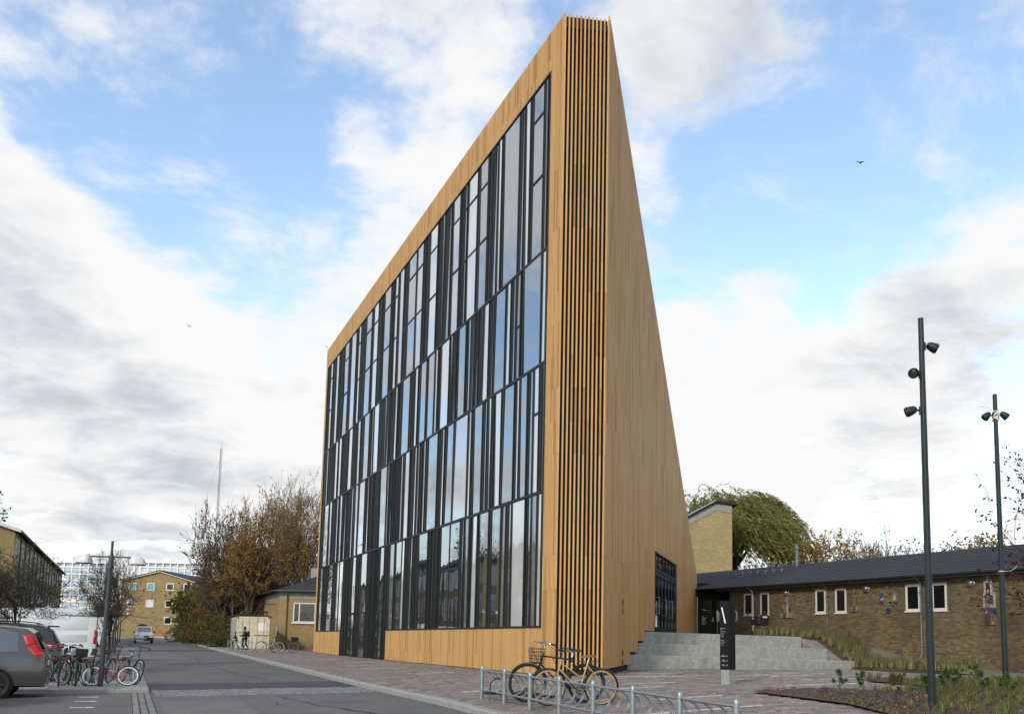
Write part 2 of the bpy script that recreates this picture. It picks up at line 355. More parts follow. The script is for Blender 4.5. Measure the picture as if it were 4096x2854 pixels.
plain('rim_tan', (.37, .23, .085), .5, var=.06)
plain('leather', (.17, .062, .022), .5, var=.2, vscale=20)
plain('red_paint', (.32, .012, .03), .4, var=.08)
plain('white_bike', (.6, .6, .58), .4, var=.08)
plain('cream_bike', (.42, .43, .30), .4, var=.08)
plain('pine_green', (.035, .075, .02), .7, var=.3, vscale=9)
plain('bark', (.085, .065, .05), .9, var=.35, vscale=6, bump=.6, bscale=18)
plain('bark_dark', (.045, .035, .028), .9, var=.3, vscale=6)
plain('willow_bark', (.05, .042, .03), .9, var=.3)
def leaf_mat(name, stops, trans=.35):
    m = NM(name); r = m.island(); c = m.ramp(r, stops); m.color(c); m.set(.6, spec=.25)
    t = m.node('ShaderNodeBsdfTranslucent'); m.link(c, t.inputs[0]); x = m.node('ShaderNodeMixShader'); x.inputs[0].default_value = trans
    m.link(m.b.outputs[0], x.inputs[1]); m.link(t.outputs[0], x.inputs[2]); m.link(x.outputs[0], m.n['Material Output'].inputs[0])
leaf_mat('leaf_autumn', ((0, (.18, .105, .026)), (.3, (.32, .17, .032)), (.55, (.44, .24, .036)), (.75, (.25, .185, .04)), (1, (.28, .12, .026))))
leaf_mat('leaf_rust', ((0, (.14, .07, .026)), (.5, (.22, .11, .03)), (.8, (.17, .125, .036)), (1, (.11, .09, .03))))
leaf_mat('leaf_green', ((0, (.04, .058, .016)), (.5, (.07, .09, .022)), (.8, (.12, .115, .025)), (1, (.16, .12, .025))))
leaf_mat('leaf_willow', ((0, (.085, .105, .03)), (.4, (.15, .165, .045)), (.7, (.22, .215, .066)), (.9, (.28, .23, .065)), (1, (.33, .23, .045))))
leaf_mat('leaf_dark_red', ((0, (.05, .02, .018)), (.6, (.085, .035, .026)), (1, (.12, .06, .035))))
leaf_mat('leaf_hedge', ((0, (.035, .045, .014)), (.5, (.065, .075, .02)), (.8, (.12, .10, .02)), (1, (.14, .07, .018))))
leaf_mat('grass_blade', ((0, (.14, .155, .055)), (.4, (.25, .24, .10)), (.7, (.37, .33, .165)), (1, (.48, .41, .23))))
leaf_mat('ground_cover', ((0, (.08, .12, .03)), (.5, (.16, .20, .05)), (.8, (.27, .27, .08)), (1, (.36, .30, .14))))
leaf_mat('needle', ((0, (.04, .085, .022)), (.5, (.07, .14, .03)), (1, (.12, .19, .045))))
leaf_mat('needle_brown', ((0, (.10, .07, .02)), (1, (.17, .115, .03))))
leaf_mat('flower_purple', ((0, (.07, .035, .26)), (1, (.16, .09, .42))))

# ------------------------------------------------------------------ the ground
def inside(poly, x, y):
    r = False; j = len(poly) - 1
    for i in range(len(poly)):
        (a, b), (c, d) = poly[i], poly[j]
        if (b > y) != (d > y) and x < (c - a) * (y - b) / (d - b) + a: r = not r
        j = i
    return r
def patch(name, us, vs_, zf, mat, parent=None):
    """a sheet over a grid of street coordinates, its mesh in the street frame"""
    b = MB(); n = len(vs_)
    b.v = [(u, -v, zf(u, v)) for u in us for v in vs_]
    b.f = [(i * n + j, i * n + j + 1, (i + 1) * n + j + 1, (i + 1) * n + j) for i in range(len(us) - 1) for j in range(n - 1)]
    o = b.build(name, mat, parent)
    if parent is None: o.location = W(0, 0, 0); o.rotation_euler = (0, 0, ROT)
    return o
def rng(a, b, n): return [a + (b - a) * i / n for i in range(n + 1)]
b = MB(); rings = [0, 20, 40, 60, 80, 100, 120, 150, 200, 300, 500, 900, 1600, 3000, 5500]; nseg = 48
for r in rings:
    for k in range(nseg):
        a = 2 * math.pi * k / nseg; t = min(max((r - 40) / 100, 0), 1); b.v.append((r * math.cos(a), r * math.sin(a) + 10, -.3 + .6 * t * t * (3 - 2 * t)))
b.f = [(i * nseg + k, i * nseg + (k + 1) % nseg, (i + 1) * nseg + (k + 1) % nseg, (i + 1) * nseg + k) for i in range(len(rings) - 1) for k in range(nseg)]
ground = tag(b.build('ground', 'grass_ground'), kind='structure')
road = tag(patch('road', rng(-45, 146, 64), rng(-11.0, -5.62, 4), road_z, 'asphalt'), kind='structure')
parking = tag(patch('parking_strip', rng(-45, 136, 60), rng(-20, -11.42, 4), lambda u, v: road_z(u, v), 'asphalt'), kind='structure')
verge = tag(patch('verge', rng(-45, 136, 60), rng(-60, -20, 4), lambda u, v: road_z(u, v) - .02, 'grass_ground'), kind='structure')
patch('asphalt_repair', rng(27, 36, 4), rng(-10.95, -8.45, 2), lambda u, v: road_z(u, v) + .003, 'asphalt_old', road); patch('asphalt_repair', rng(-11, -3.2, 4), rng(-10.9, -9.3, 2), lambda u, v: road_z(u, v) + .003, 'asphalt_old', road); patch('asphalt_repair', rng(44, 50, 3), rng(-10.9, -5.7, 3), lambda u, v: road_z(u, v) + .003, 'asphalt_new', road)
patch('asphalt_patch', rng(1.05, 4.0, 3), rng(-10.98, -5.64, 4), lambda u, v: road_z(u, v) + .004, 'asphalt_new', road)
b = MB()
for k, u in enumerate((-1.1, -2.6, -4.4)):
    z = road_z(u, -12.3) + .005
    b = MB(); b.box(u - .018, u + .018, 12.22, 12.52, z - .004, z); b.box(u - .05, u + .05, 12.10, 12.22, z - .004, z + .001); b.build('parking_mark', 'white_paint', parking)

# footprints in world coordinates
RD = Vector((math.sin(R(14.7806)), math.cos(R(14.7806)))); SD = Vector((math.sin(R(81.3576)), math.cos(R(81.3576))))
P2 = P1 + SD * 1.51; P3 = P2 + RD * 26.28
LIB = [tuple(P1), tuple(P1 + FD * 39), tuple(P1 + FD * 39 + VD * 10), tuple(P3), tuple(P2)]
A = [Vector((2.30, 31.9)), Vector((2.70, 33.4)), Vector((3.10, 34.9))]; Bq = [Vector((11.58, 35.62)), Vector((10.80, 36.64)), Vector((10.03, 37.67))]
STEPS = [tuple(A[0]), tuple(Bq[0]), tuple(WS(-6, 0).xy), tuple(B0), tuple(P3)]
BED = [(4.09, 19.44), (6.10, 20.34), (6.66, 20.0), (7.47, 19.94), (8.69, 21.3), (8.1, 23.4), (8.3, 24.9), (10.1, 24.8), (13.6, 26.3), (16.5, 23), (13, 12), (6.4, 11.6), (5.2, 13.3), (5.09, 15.95)]
def bed2(s): return interp(-s, [(5, .5), (9, 1.5), (12, 2.8), (16, 4.3), (19.4, 6.0)]), interp(-s, [(5, 3.5), (10.8, 4.5), (13.6, 5.5), (16, 6.05), (19.4, 6.05)])

pavement = tag(patch('pavement', rng(-45, 72, 78), rng(-5.32, 0, 4), lambda u, v: G(u, v) - .004, 'joint_sand'), kind='structure')
plaza = tag(patch('plaza', rng(-45, 14, 40), rng(0, 34, 12), lambda u, v: G(u, v) - .004, 'joint_sand'), kind='structure')
patch('paving_beyond', rng(44, 72, 10), rng(-5.3, -.2, 3), lambda u, v: G(u, v) + .008, 'paver_far', pavement)
# pavers: every one its own piece of geometry, laid in rows across the street
pv = random.Random(3); pavers = []
def lay(u0, u1, v0, v1):
    u = u0
    while u < u1:
        v = v0 - pv.random() * .2
        while v < v1:
            l = pv.choice((.2, .25, .3, .3, .36, .42)); uc, vc = u + .0515, v + l / 2; v += l + .007
            p = W(uc, vc); x, y = p.x, p.y
            if vc < KERB + .3 or inside(LIB, x, y) or inside(STEPS, x, y) or inside(BED, x, y): continue
            s, q = SQ(x, y)
            if q < .05 or (-19.5 < s < -13.75 and q < 6.4) or (-13.75 <= s < -4 and q < 5.15): continue
            if y - 1 < 11.5 or abs(x) > y * .66 + 1: continue
            pavers.append((uc, vc, l, x * x + y * y))
        u += .109
lay(-16, 8, -5.3, 22); lay(8, 44, -5.3, -.02)
strips = []
for k in range(60):
    u = pv.uniform(-13, 6); v = pv.uniform(-4.8, 12); l = pv.choice((1.0, 1.6, 2.2, 2.8)); u = round(u / .109) * .109
    ok = all(not (inside(LIB, *W(u, v + t * l).xy) or inside(STEPS, *W(u, v + t * l).xy) or inside(BED, *W(u, v + t * l).xy)) and SQ(*W(u, v + t * l).xy)[1] > 6.5 for t in (0, .5, 1))
    if ok and all(abs(u - a) > .5 or abs(v - c) > 3 for a, c, _ in strips): strips.append((u, v, l))
for u in (9, 12.5, 16, 21, 27): strips.append((u, -4.2 + (u % 1.5), 2.2))
pavers.sort(key=lambda t: t[3])
vis = [p for p in pavers if abs(W(p[0], p[1]).x - .2) < W(p[0], p[1]).y * .60 and W(p[0], p[1]).y > 13.6]
near = vis[:280]; nset = set(id(p) for p in near)
def paver(b, u, v, l, z):
    a, c, e = .0515, l / 2, .005
    vs_ = [(u - a, -v - c, z - .05), (u + a, -v - c, z - .05), (u + a, -v + c, z - .05), (u - a, -v + c, z - .05), (u - a + e, -v - c + e, z), (u + a - e, -v - c + e, z), (u + a - e, -v + c - e, z), (u - a + e, -v + c - e, z)]
    b.add(vs_, [(4, 5, 6, 7), (0, 1, 5, 4), (1, 2, 6, 5), (2, 3, 7, 6), (3, 0, 4, 7)])
pm = {}
for l in (.2, .25, .3, .36, .42):
    b = MB(); paver(b, 0, 0, l, .012); pm[l] = b.mesh('paver', 'paver')
for u, v, l, _ in near: link('paver', pm[l], plaza, (u, -v, G(u, v) + pv.uniform(-.002, .003)))
b = MB()
for p in pavers:
    if id(p) not in nset: paver(b, p[0], p[1], p[2], G(p[0], p[1]) + .012 + pv.uniform(-.003, .004))
o = b.build('paving', 'paver', plaza); o['kind'] = 'stuff'
for u, v, l in strips:
    b = MB(); z = G(u, v + l / 2) + .019; b.add([(u - .05, -v, G(u, v) + .018), (u + .05, -v, G(u, v) + .018), (u + .05, -v - l, G(u, v + l) + .018), (u - .05, -v - l, G(u, v + l) + .018)] + [(u - .05, -v, 0), (u + .05, -v, 0), (u + .05, -v - l, 0), (u - .05, -v - l, 0)], [(3, 2, 1, 0), (0, 1, 5, 4), (1, 2, 6, 5), (2, 3, 7, 6), (3, 0, 4, 7)]); b.build('stone_strip', 'strip_stone', plaza)
# kerb stones
kb = MB(); kb.box(-45, 72, 5.33, 5.6, -.2, -.05); kerb = tag(kb.build('kerb', 'granite'), kind='structure'); kerb.location = W(0, 0, 0); kerb.rotation_euler = (0, 0, ROT)
u = -24.0
while u < 66:
    l = 1.0 if u < 20 else 1.25; b = MB(); e = .025; j = pv.uniform(-.006, .006); z0, z1 = G(u, KERB) + .006, G(u + l, KERB) + .006
    b.add([(u + .006, 5.33, -.1), (u + .006, 5.61 + j, -.1), (u + .006, 5.61 + j, z0 - e), (u + .006, 5.60 + j - e, z0), (u + .006, 5.33, z0), (u + l - .006, 5.33, -.1), (u + l - .006, 5.61 + j, -.1), (u + l - .006, 5.61 + j, z1 - e), (u + l - .006, 5.60 + j - e, z1), (u + l - .006, 5.33, z1)],
          [(0, 1, 2, 3, 4), (9, 8, 7, 6, 5)] + [(i + 5, (i + 1) % 5 + 5, (i + 1) % 5, i) for i in range(5)])
    b.build('kerb_stone', 'granite', kerb); u += l
# gutter of setts on the far side of the carriageway, and the band of setts across it
gb = MB(); gutter = tag(patch('gutter', rng(-45, 136, 40), [-11.42, -11.0], lambda u, v: road_z(u, v) - .01, 'joint_sand'), kind='structure')
def sett(b, u, v, du, dv, z, e=.014):
    a, c = du / 2, dv / 2; b.add([(u - a, -v - c, z - .06), (u + a, -v - c, z - .06), (u + a, -v + c, z - .06), (u - a, -v + c, z - .06), (u - a + e, -v - c + e, z), (u + a - e, -v - c + e, z), (u + a - e, -v + c - e, z), (u - a + e, -v + c - e, z)], [(4, 5, 6, 7), (0, 1, 5, 4), (1, 2, 6, 5), (2, 3, 7, 6), (3, 0, 4, 7)])
b0 = MB(); sett(b0, 0, 0, .2, .13, 0); sm = b0.mesh('sett', 'sett'); rest = MB(); u = -9.0; cnt = 0
while u < 60:
    for k in range(3):
        v = -11.35 + k * .14; z = road_z(u, v) + .004 + pv.uniform(-.004, .006)
        if cnt < 240: link('sett', sm, gutter, (u, -v, z), (0, 0, pv.uniform(-.03, .03))); cnt += 1
        else: sett(rest, u, v, .2, .13, z)
    u += .213
o = rest.build('gutter_setts', 'sett', gutter); o['kind'] = 'stuff'
b = MB(); u = -1.45
while u < .95:
    v = -10.95 + pv.random() * .05
    while v < -5.75:
        l = pv.uniform(.12, .2); sett(b, u, v + l / 2, .135, l, road_z(u, v) + .012 + pv.uniform(-.006, .008)); v += l + .012
    u += .15
o = b.build('sett_band', 'sett', road); o['kind'] = 'stuff'
# islands of slabs between the parking bays
def island(u0, u1, v0, v1, step=.55):
    b = MB(); zb = road_z(u0, v0); b.box(u0, u1, -v1, -v0, zb - .2, zb + .09); isl = tag(b.build('bicycle_island', 'granite'), kind='structure'); isl.location = W(0, 0, 0); isl.rotation_euler = (0, 0, ROT)
    nu, nv = max(1, round((u1 - u0 - .3) / step)), max(1, round((v1 - v0 - .3) / step)); du, dv = (u1 - u0 - .3) / nu, (v1 - v0 - .3) / nv
    b = MB(); sett(b, 0, 0, du - .012, dv - .012, 0, .006); me = b.mesh('slab', 'slab')
    for i in range(nu):
        for j in range(nv):
            uc, vc = u0 + .15 + du * (i + .5), v0 + .15 + dv * (j + .5); link('slab', me, isl, (uc, -vc, zb + .10 + pv.uniform(-.002, .003)))
    return zb + .10
Z_ISL = island(.35, 4.9, -13.15, -11.02); island(1.5, 4.9, -17.5, -13.2); island(11.6, 13.2, -17.5, -11.02); island(31, 32.6, -17.5, -11.02); island(52, 53.6, -17.5, -11.02)
# the flight of broad concrete steps and the terrace behind it
stairs = empty('concrete_stairs', (A[0].x, A[0].y, .6), 0, 'three broad weathered concrete steps up to the side entrance terrace', 'stairs')
zl, zr, zbl, zbr = (1.10, 1.51, 1.957), (.95, 1.41, 1.88), (.2, .21, .22), (.2, .21, .22)
for k in range(3):
    nA = A[k + 1] if k < 2 else A[2] + (A[2] - A[1]) * .35; nB = Bq[k + 1] if k < 2 else Bq[2] + (Bq[2] - Bq[1]) * .35
    if k < 2: d = (nA - A[k]).normalized() * .5; nA = nA + d; nB = nB + d
    e = .02; fa = (A[k] - A[k + 0]); b = MB(); o_ = Vector((A[0].x, A[0].y, .6)); d = (nA - A[k]).normalized() * e
    P = [(*A[k], zbl[k]), (*Bq[k], zbr[k]), (*nB, zbr[k]), (*nA, zbl[k]), (*A[k], zl[k] - e), (*Bq[k], zr[k] - e), (*(A[k] + d), zl[k]), (*(Bq[k] + d), zr[k]), (*nB, zr[k]), (*nA, zl[k])]
    b.add([Vector(p) - o_ for p in P], [(3, 2, 1, 0), (0, 1, 5, 4), (4, 5, 7, 6), (6, 7, 8, 9), (1, 2, 8, 7, 5), (3, 0, 4, 6, 9), (2, 3, 9, 8)]); b.build('step', 'concrete', stairs)
b = MB(); tA = A[2] + (A[2] - A[1]) * .36; tB = Bq[2] + (Bq[2] - Bq[1]) * .36
pl = [(*tA, 1.95), (*tB, 1.872), (*WS(-6, 0).xy, 1.93), (*(B0 + BD * .5), 1.98), (*(B0 + BD * 9 - QD * 0), 2.0), (*(P3 + RD * 4), 2.0), (*(P3 - RD * 3 - Vector((1, 0))), 2.0)]
b.add(pl + [(x, y, z - 1.2) for x, y, z in pl], [tuple(range(7)), (0, 7, 8, 1), (1, 8, 9, 2)]); terrace = tag(b.build('terrace', 'paver_far'), kind='structure')
b = MB(); ns, nq = 70, 14
for i in range(ns + 1):
    s = -4.9 - 16.1 * i / ns; qm = interp(-s, [(10.8, 5.5), (13.45, 5.24), (13.7, 7.2)])
    for j in range(nq + 1):
        q = qm * j / nq; p = WS(s, q); g = G(*UV(p.x, p.y)); z = bank_z(s, q); t_ = min(max((q - 5.3) / 1.9, 0), 1); z = z + (min(z, g) - z) * t_; s0 = -5.4 - 4.6 * q / 5.5
        if s > s0: z = min(z, 1.84)
        b.v.append((p.x, p.y, max(z, g + (.012 if s < -13.4 else -.02))))
b.f = [(i * (nq + 1) + j, i * (nq + 1) + j + 1, (i + 1) * (nq + 1) + j + 1, (i + 1) * (nq + 1) + j) for i in range(ns) for j in range(nq)]
k0 = len(b.v); b.v += [(x, y, z - 1.0) for x, y, z in (b.v[i * (nq + 1) + nq] for i in range(ns + 1))]; b.f += [(i * (nq + 1) + nq, k0 + i, k0 + i + 1, (i + 1) * (nq + 1) + nq) for i in range(ns)]
bank = tag(b.build('paved_ramp', 'paver_far'), kind='structure')
b = MB(); ns, nq = 40, 10
for i in range(ns + 1):
    s = -5.6 + (-19.3 + 5.6) * i / ns; qa, qb = bed2(s); s_ = s
    for j in range(nq + 1):
        q = qa + (qb - qa) * j / nq; p = WS(s, q); h = .16 * math.sin(math.pi * j / nq) * min(1, (19.3 + s) / 4); z = max(bank_z(s, q), G(*UV(p.x, p.y))) + .03 + h
        b.v.append((p.x, p.y, z))
b.f = [(i * (nq + 1) + j, i * (nq + 1) + j + 1, (i + 1) * (nq + 1) + j + 1, (i + 1) * (nq + 1) + j) for i in range(ns) for j in range(nq)]
tag(b.build('grass_bed', 'mulch'), kind='structure')
def bed_z(x, y): return G(*UV(x, y)) + .045
b = MB(); xs = rng(4, 17, 44); ys = rng(11.5, 26.5, 52); ix = {}
for i, x in enumerate(xs):
    for j, y in enumerate(ys): ix[i, j] = len(b.v); b.v.append((x, y, bed_z(x, y) + .03 * math.sin(x * 3.1) * math.sin(y * 2.3)))
bm = bmesh.new(); n = len(BED); vv = [bm.verts.new((x, y, bed_z(x, y))) for x, y in BED]; fce = bm.faces.new(vv); bmesh.ops.triangulate(bm, faces=[fce]); bmesh.ops.subdivide_edges(bm, edges=bm.edges[:], cuts=6, use_grid_fill=True)
bnd = {v.index for e in bm.edges if e.is_boundary for v in e.verts}
for v in bm.verts: v.co.z = bed_z(v.co.x, v.co.y) + (0 if any(e.is_boundary for e in v.link_edges) else pv.uniform(0, .05))
me = bpy.data.meshes.new('planting_bed'); bm.to_mesh(me); bm.free(); me.materials.append(MATS['mulch']); tag(link('planting_bed', me), kind='structure')

# ------------------------------------------------------------------ the library: a tall wedge clad in larch battens
lib = street_empty('library_building', 0, 0, 0, 0, 'tall wedge-shaped library clad in vertical larch battens with a dark glazed long facade', 'building')
def loc2(p): u, v = UV(p.x, p.y); return Vector((u, -v))
MR = T(*loc2(P2)) @ RZ(math.atan2(RD.y, RD.x) - ROT); MS = RZ(math.atan2(SD.y, SD.x) - ROT)
TOP = 21.95; ZW0, ZW1 = 2.0, 20.45; FL = (2.0, 6.25, 10.5, 14.36, 20.45); U0, U1 = 1.04, 38.3; DU0, DU1 = 19.84, 30.5
rs = random.Random(11)
def side_top(s): return 21.95 - .6328 * (s - .2)
e_ = MR @ Vector((26.2, .1, 0)); kslope = (21.7 - 5.25) / -e_.y
def rp(M, x, y): p = M @ Vector((x, y, 0)); return (p.x, p.y)
core = [rp(MS, .07, .12), (38.93, -.13), (38.93, e_.y), (e_.x, e_.y), rp(MR, .1, .1)]
b = MB(); ct = (21.83, 21.83, 5.2, 5.2, 21.80); nC = 5
b.add([(x, y, 0) for x, y in core] + [(x, y, z) for (x, y), z in zip(core, ct)], [(i, nC + i, nC + (i + 1) % nC, (i + 1) % nC) for i in range(nC)] + [(5, 9, 6), (6, 9, 7), (7, 9, 8)]); b.build('core_wall', 'membrane', lib)
# the top edge flashing seen between the batten tips
b = MB(MS); b.box(.08, 1.44, .05, .118, 21.5, 21.87); b.build('flashing', 'anthracite', lib)
def slat_mesh(b, x, z0, z1, joints, w=.07, d=.05, y=0.0, sgn=1, M=None):
    zs = [z0] + [z for z in joints if z0 + .15 < z < z1 - .15] + [z1]
    for k, (a, c) in enumerate(zip(zs, zs[1:])):
        g = rs.uniform(-.0015, .0015); ya, yb = sorted((y + g, y + sgn * d + g))
        b.box(x - w / 2, x + w / 2, ya, yb, a + (.004 if k else 0), c - (.004 if k < len(zs) - 2 else 0), M)
JR = [1.0 + 1.05 * k for k in range(20)]
def joints(par): return [z for k, z in enumerate(JR) if k % 2 == par]
# narrow end: twelve free-standing battens
for i in range(12):
    x = .035 + i * (1.51 - .07) / 11; b = MB(MS); slat_mesh(b, x, .62 + .012 * i, TOP - .005 * i, joints(i % 2), .051, .04, 0, 1); b.build('batten', 'larch', lib)
# long facade, in the local frame (outward is +y)
P_F = .0952; stuff_f = MB(); nind = 0; u = .06; i = 0
while u < 38.97:
    b = MB(); zb = max(.5, G(u, 0) + .03); par = joints(i % 2)
    if u < U0 - .04 or u > U1 + .04: segs = [(zb, TOP - .004 * (u / 39))]
    elif DU0 - .03 < u < DU1 + .03: segs = [(ZW1 + .03, TOP)]
    else: segs = [(zb, ZW0 - .03), (ZW1 + .03, TOP)]
    if u < U0 - .04 or (u < 12 and nind < 130):
        lo = segs[0]; slat_mesh(b, u, lo[0], lo[1], par, .06, .06, 0, -1); b.build('batten', 'larch', lib); nind += 1; segs = segs[1:]
    for a, c in segs: slat_mesh(stuff_f, u, a, c, par, .06, .06, 0, -1)
    u += P_F; i += 1
o = stuff_f.build('facade_battens', 'larch', lib); o['kind'] = 'stuff'
# the side face (outward is -y in its frame)
stuff_s = MB(MR); s = .05; i = 0
DS0, DS1, DZ = 10.19, 16.98, 5.36
while s < 26.2:
    zb = .69 + .02 * s if s < 4.62 else 1.2 if s < 6.17 else 1.6 if s < 7.72 else 2.0 if s < DS0 else DZ if s < DS1 else 2.06
    z1 = side_top(s); par = [z + .04 for z in joints(i % 2)]
    if z1 > zb + .2:
        if i < 150: b = MB(MR); slat_mesh(b, s, zb, z1, par, .068, .055, 0, 1); b.build('batten', 'larch', lib)
        else: slat_mesh(stuff_s, s, zb, z1, par, .068, .055, 0, 1)
    s += .0975; i += 1
o = stuff_s.build('side_battens', 'larch', lib); o['kind'] = 'stuff'
for z0, z1 in ((2.76, 2.96), (2.47, 2.67), (1.08, 1.27), (.78, .97)):
    b = MB(MR); b.box(3.08, 3.2, -.012, .02, z0, z1); b.build('vent_box', 'anthracite_matt', lib)
# dark window wall
b = MB(); b.box(U0, U1, -.125, -.07, ZW0, ZW1); b.box(DU0, DU1, -.12, -.065, .38, ZW0); b.build('window_wall', 'anthracite_matt', lib)
b = MB(); b.box(U0 - .07, U0, -.12, .012, ZW0 - .07, ZW1 + .07); b.box(U1, U1 + .07, -.12, .012, ZW0 - .07, ZW1 + .07); b.box(U0, U1, -.12, .0115, ZW1, ZW1 + .07); b.box(U0, DU0, -.12, .0115, ZW0 - .07, ZW0); b.box(DU1, U1, -.12, .0115, ZW0 - .07, ZW0)
b.box(DU0 - .06, DU0, -.12, .014, .4, ZW0 + .002); b.box(DU1, DU1 + .06, -.12, .014, .4, ZW0 + .002); b.build('window_surround', 'anthracite', lib)
unit = MB(); unit.box(-.5, .5, -.5, .5, -.5, .5); unit_m = unit.mesh('mullion', 'anthracite')
for k, z in enumerate(FL[1:4]): link('floor_beam', unit_m, lib, ((U0 + U1) / 2, -.04, z), (0, 0, 0), (U1 - U0, .10, .095))
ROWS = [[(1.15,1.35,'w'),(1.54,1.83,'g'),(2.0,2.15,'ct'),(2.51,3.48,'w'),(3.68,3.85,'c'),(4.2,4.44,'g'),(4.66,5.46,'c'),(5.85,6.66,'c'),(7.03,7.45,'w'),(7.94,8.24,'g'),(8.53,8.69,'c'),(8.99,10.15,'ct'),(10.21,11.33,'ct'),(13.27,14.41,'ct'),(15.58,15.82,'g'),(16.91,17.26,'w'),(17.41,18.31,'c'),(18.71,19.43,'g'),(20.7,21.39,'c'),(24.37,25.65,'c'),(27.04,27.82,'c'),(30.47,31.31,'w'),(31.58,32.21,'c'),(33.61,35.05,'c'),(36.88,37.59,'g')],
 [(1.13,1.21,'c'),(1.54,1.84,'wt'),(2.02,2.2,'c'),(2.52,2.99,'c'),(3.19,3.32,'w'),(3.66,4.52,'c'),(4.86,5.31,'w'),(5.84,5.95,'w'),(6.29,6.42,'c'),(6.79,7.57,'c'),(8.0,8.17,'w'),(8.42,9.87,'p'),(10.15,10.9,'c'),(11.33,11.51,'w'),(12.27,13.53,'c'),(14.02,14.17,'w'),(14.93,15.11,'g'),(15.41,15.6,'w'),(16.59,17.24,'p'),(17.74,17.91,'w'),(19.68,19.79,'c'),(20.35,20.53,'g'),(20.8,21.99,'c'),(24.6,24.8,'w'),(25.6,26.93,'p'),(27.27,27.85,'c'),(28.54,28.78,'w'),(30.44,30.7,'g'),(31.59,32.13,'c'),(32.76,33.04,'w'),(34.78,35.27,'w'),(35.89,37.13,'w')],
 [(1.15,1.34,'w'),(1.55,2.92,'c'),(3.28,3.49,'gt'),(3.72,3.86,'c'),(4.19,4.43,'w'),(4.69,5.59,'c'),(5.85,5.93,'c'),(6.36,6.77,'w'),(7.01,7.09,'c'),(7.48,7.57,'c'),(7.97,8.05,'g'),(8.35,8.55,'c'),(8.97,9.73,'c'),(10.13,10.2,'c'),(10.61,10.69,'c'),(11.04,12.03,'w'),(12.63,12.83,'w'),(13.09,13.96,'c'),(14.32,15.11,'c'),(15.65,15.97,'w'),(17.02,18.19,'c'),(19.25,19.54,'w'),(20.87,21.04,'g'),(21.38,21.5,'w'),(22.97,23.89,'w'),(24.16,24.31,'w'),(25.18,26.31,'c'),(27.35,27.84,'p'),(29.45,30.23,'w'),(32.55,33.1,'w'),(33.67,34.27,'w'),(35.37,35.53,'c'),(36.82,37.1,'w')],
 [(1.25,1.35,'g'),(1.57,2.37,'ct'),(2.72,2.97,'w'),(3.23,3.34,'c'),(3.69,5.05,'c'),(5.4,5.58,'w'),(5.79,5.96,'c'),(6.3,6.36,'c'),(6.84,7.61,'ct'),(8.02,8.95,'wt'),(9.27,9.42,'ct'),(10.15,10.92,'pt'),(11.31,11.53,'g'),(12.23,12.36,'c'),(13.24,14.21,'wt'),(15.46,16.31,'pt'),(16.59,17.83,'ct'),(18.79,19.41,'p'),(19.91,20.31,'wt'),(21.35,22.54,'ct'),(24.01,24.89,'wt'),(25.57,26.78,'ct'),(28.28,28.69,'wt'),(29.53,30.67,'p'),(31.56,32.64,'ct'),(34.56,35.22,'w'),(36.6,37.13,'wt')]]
pane_m = {}
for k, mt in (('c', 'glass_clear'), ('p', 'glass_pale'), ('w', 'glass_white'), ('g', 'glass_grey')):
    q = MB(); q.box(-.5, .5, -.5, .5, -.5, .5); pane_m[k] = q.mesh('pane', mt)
ribs = MB(); ribs_b = MB()
for r, row in enumerate(ROWS):
    za, zb = FL[r] + (.065 if r else 0), FL[r + 1] - .065; prev = U0
    for (ua, ub, k) in row + [(U1, U1 + 1, '')]:
        # ribbed dark infill up to this pane
        g0, g1 = prev + .03, ua - .05; door = r == 0 and DU0 - .2 < (g0 + g1) / 2 < DU1 + .2
        n = int((g1 - g0) / .135)
        for j in range(n):
            uc = g0 + (g1 - g0) * (j + .5) / n; (ribs if rs.random() < .6 else ribs_b).box(uc - .042, uc + .042, -.09, -.004 - rs.random() * .02, .42 if door and DU0 + .05 < uc < DU1 - .05 else za, zb)
        if not k: break
        d0 = .5 if (r == 0 and DU0 < ua < DU1 - .5) else za
        ua2 = ua - .035; cuts = [d0, zb]
        if 't' in k: cuts = [d0] + ([17.1, 19.35] if r == 3 else [4.35] if r == 0 else [12.4] if r == 2 else [8.9]) + [zb]
        if d0 < 1: cuts = [d0, 2.95, zb]
        for a, c in zip(cuts, cuts[1:]):
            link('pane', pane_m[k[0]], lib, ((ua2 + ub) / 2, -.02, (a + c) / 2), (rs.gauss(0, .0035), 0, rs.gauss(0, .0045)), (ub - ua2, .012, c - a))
        for z in cuts[1:-1]: link('transom', unit_m, lib, ((ua2 + ub) / 2, -.03, z), (0, 0, 0), (ub - ua2 + .06, .075, .085))
        for uc in (ua2 - .03, ub + .03): link('mullion', unit_m, lib, (uc, -.045, (d0 + zb) / 2), (0, 0, 0), (.058, .1 + rs.uniform(0, .004), zb - d0))
        prev = ub
o = ribs.build('ribbed_infill', 'rib_dark', lib); o['kind'] = 'stuff'; o = ribs_b.build('ribbed_infill_dark', 'anthracite_matt', lib); o['kind'] = 'stuff'
# street doors
for ua, ub in ((20.67, 21.42), (27.0, 27.85)):
    b = MB(); 
    for x0, x1, z0, z1 in ((ua - .1, ub + .1, 2.86, 3.0), (ua - .1, ua, .45, 2.86), (ub, ub + .1, .45, 2.86), (ua, ub, .45, .6)): b.box(x0, x1, -.05, .02, z0, z1)
    d = b.build('door', 'anthracite', lib)
    for z in (.75, 1.75, 2.65): q = MB(); q.box(ub + .12, ub + .155, .0, .04, z - .12, z + .12); q.build('hinge', 'steel', d)
    q = MB(); q.tube([(ua + .05, .02, 1.0), (ua + .05, .07, 1.02), (ua + .05, .07, 1.7), (ua + .05, .02, 1.72)], .014, 6); q.build('handle', 'steel', d)
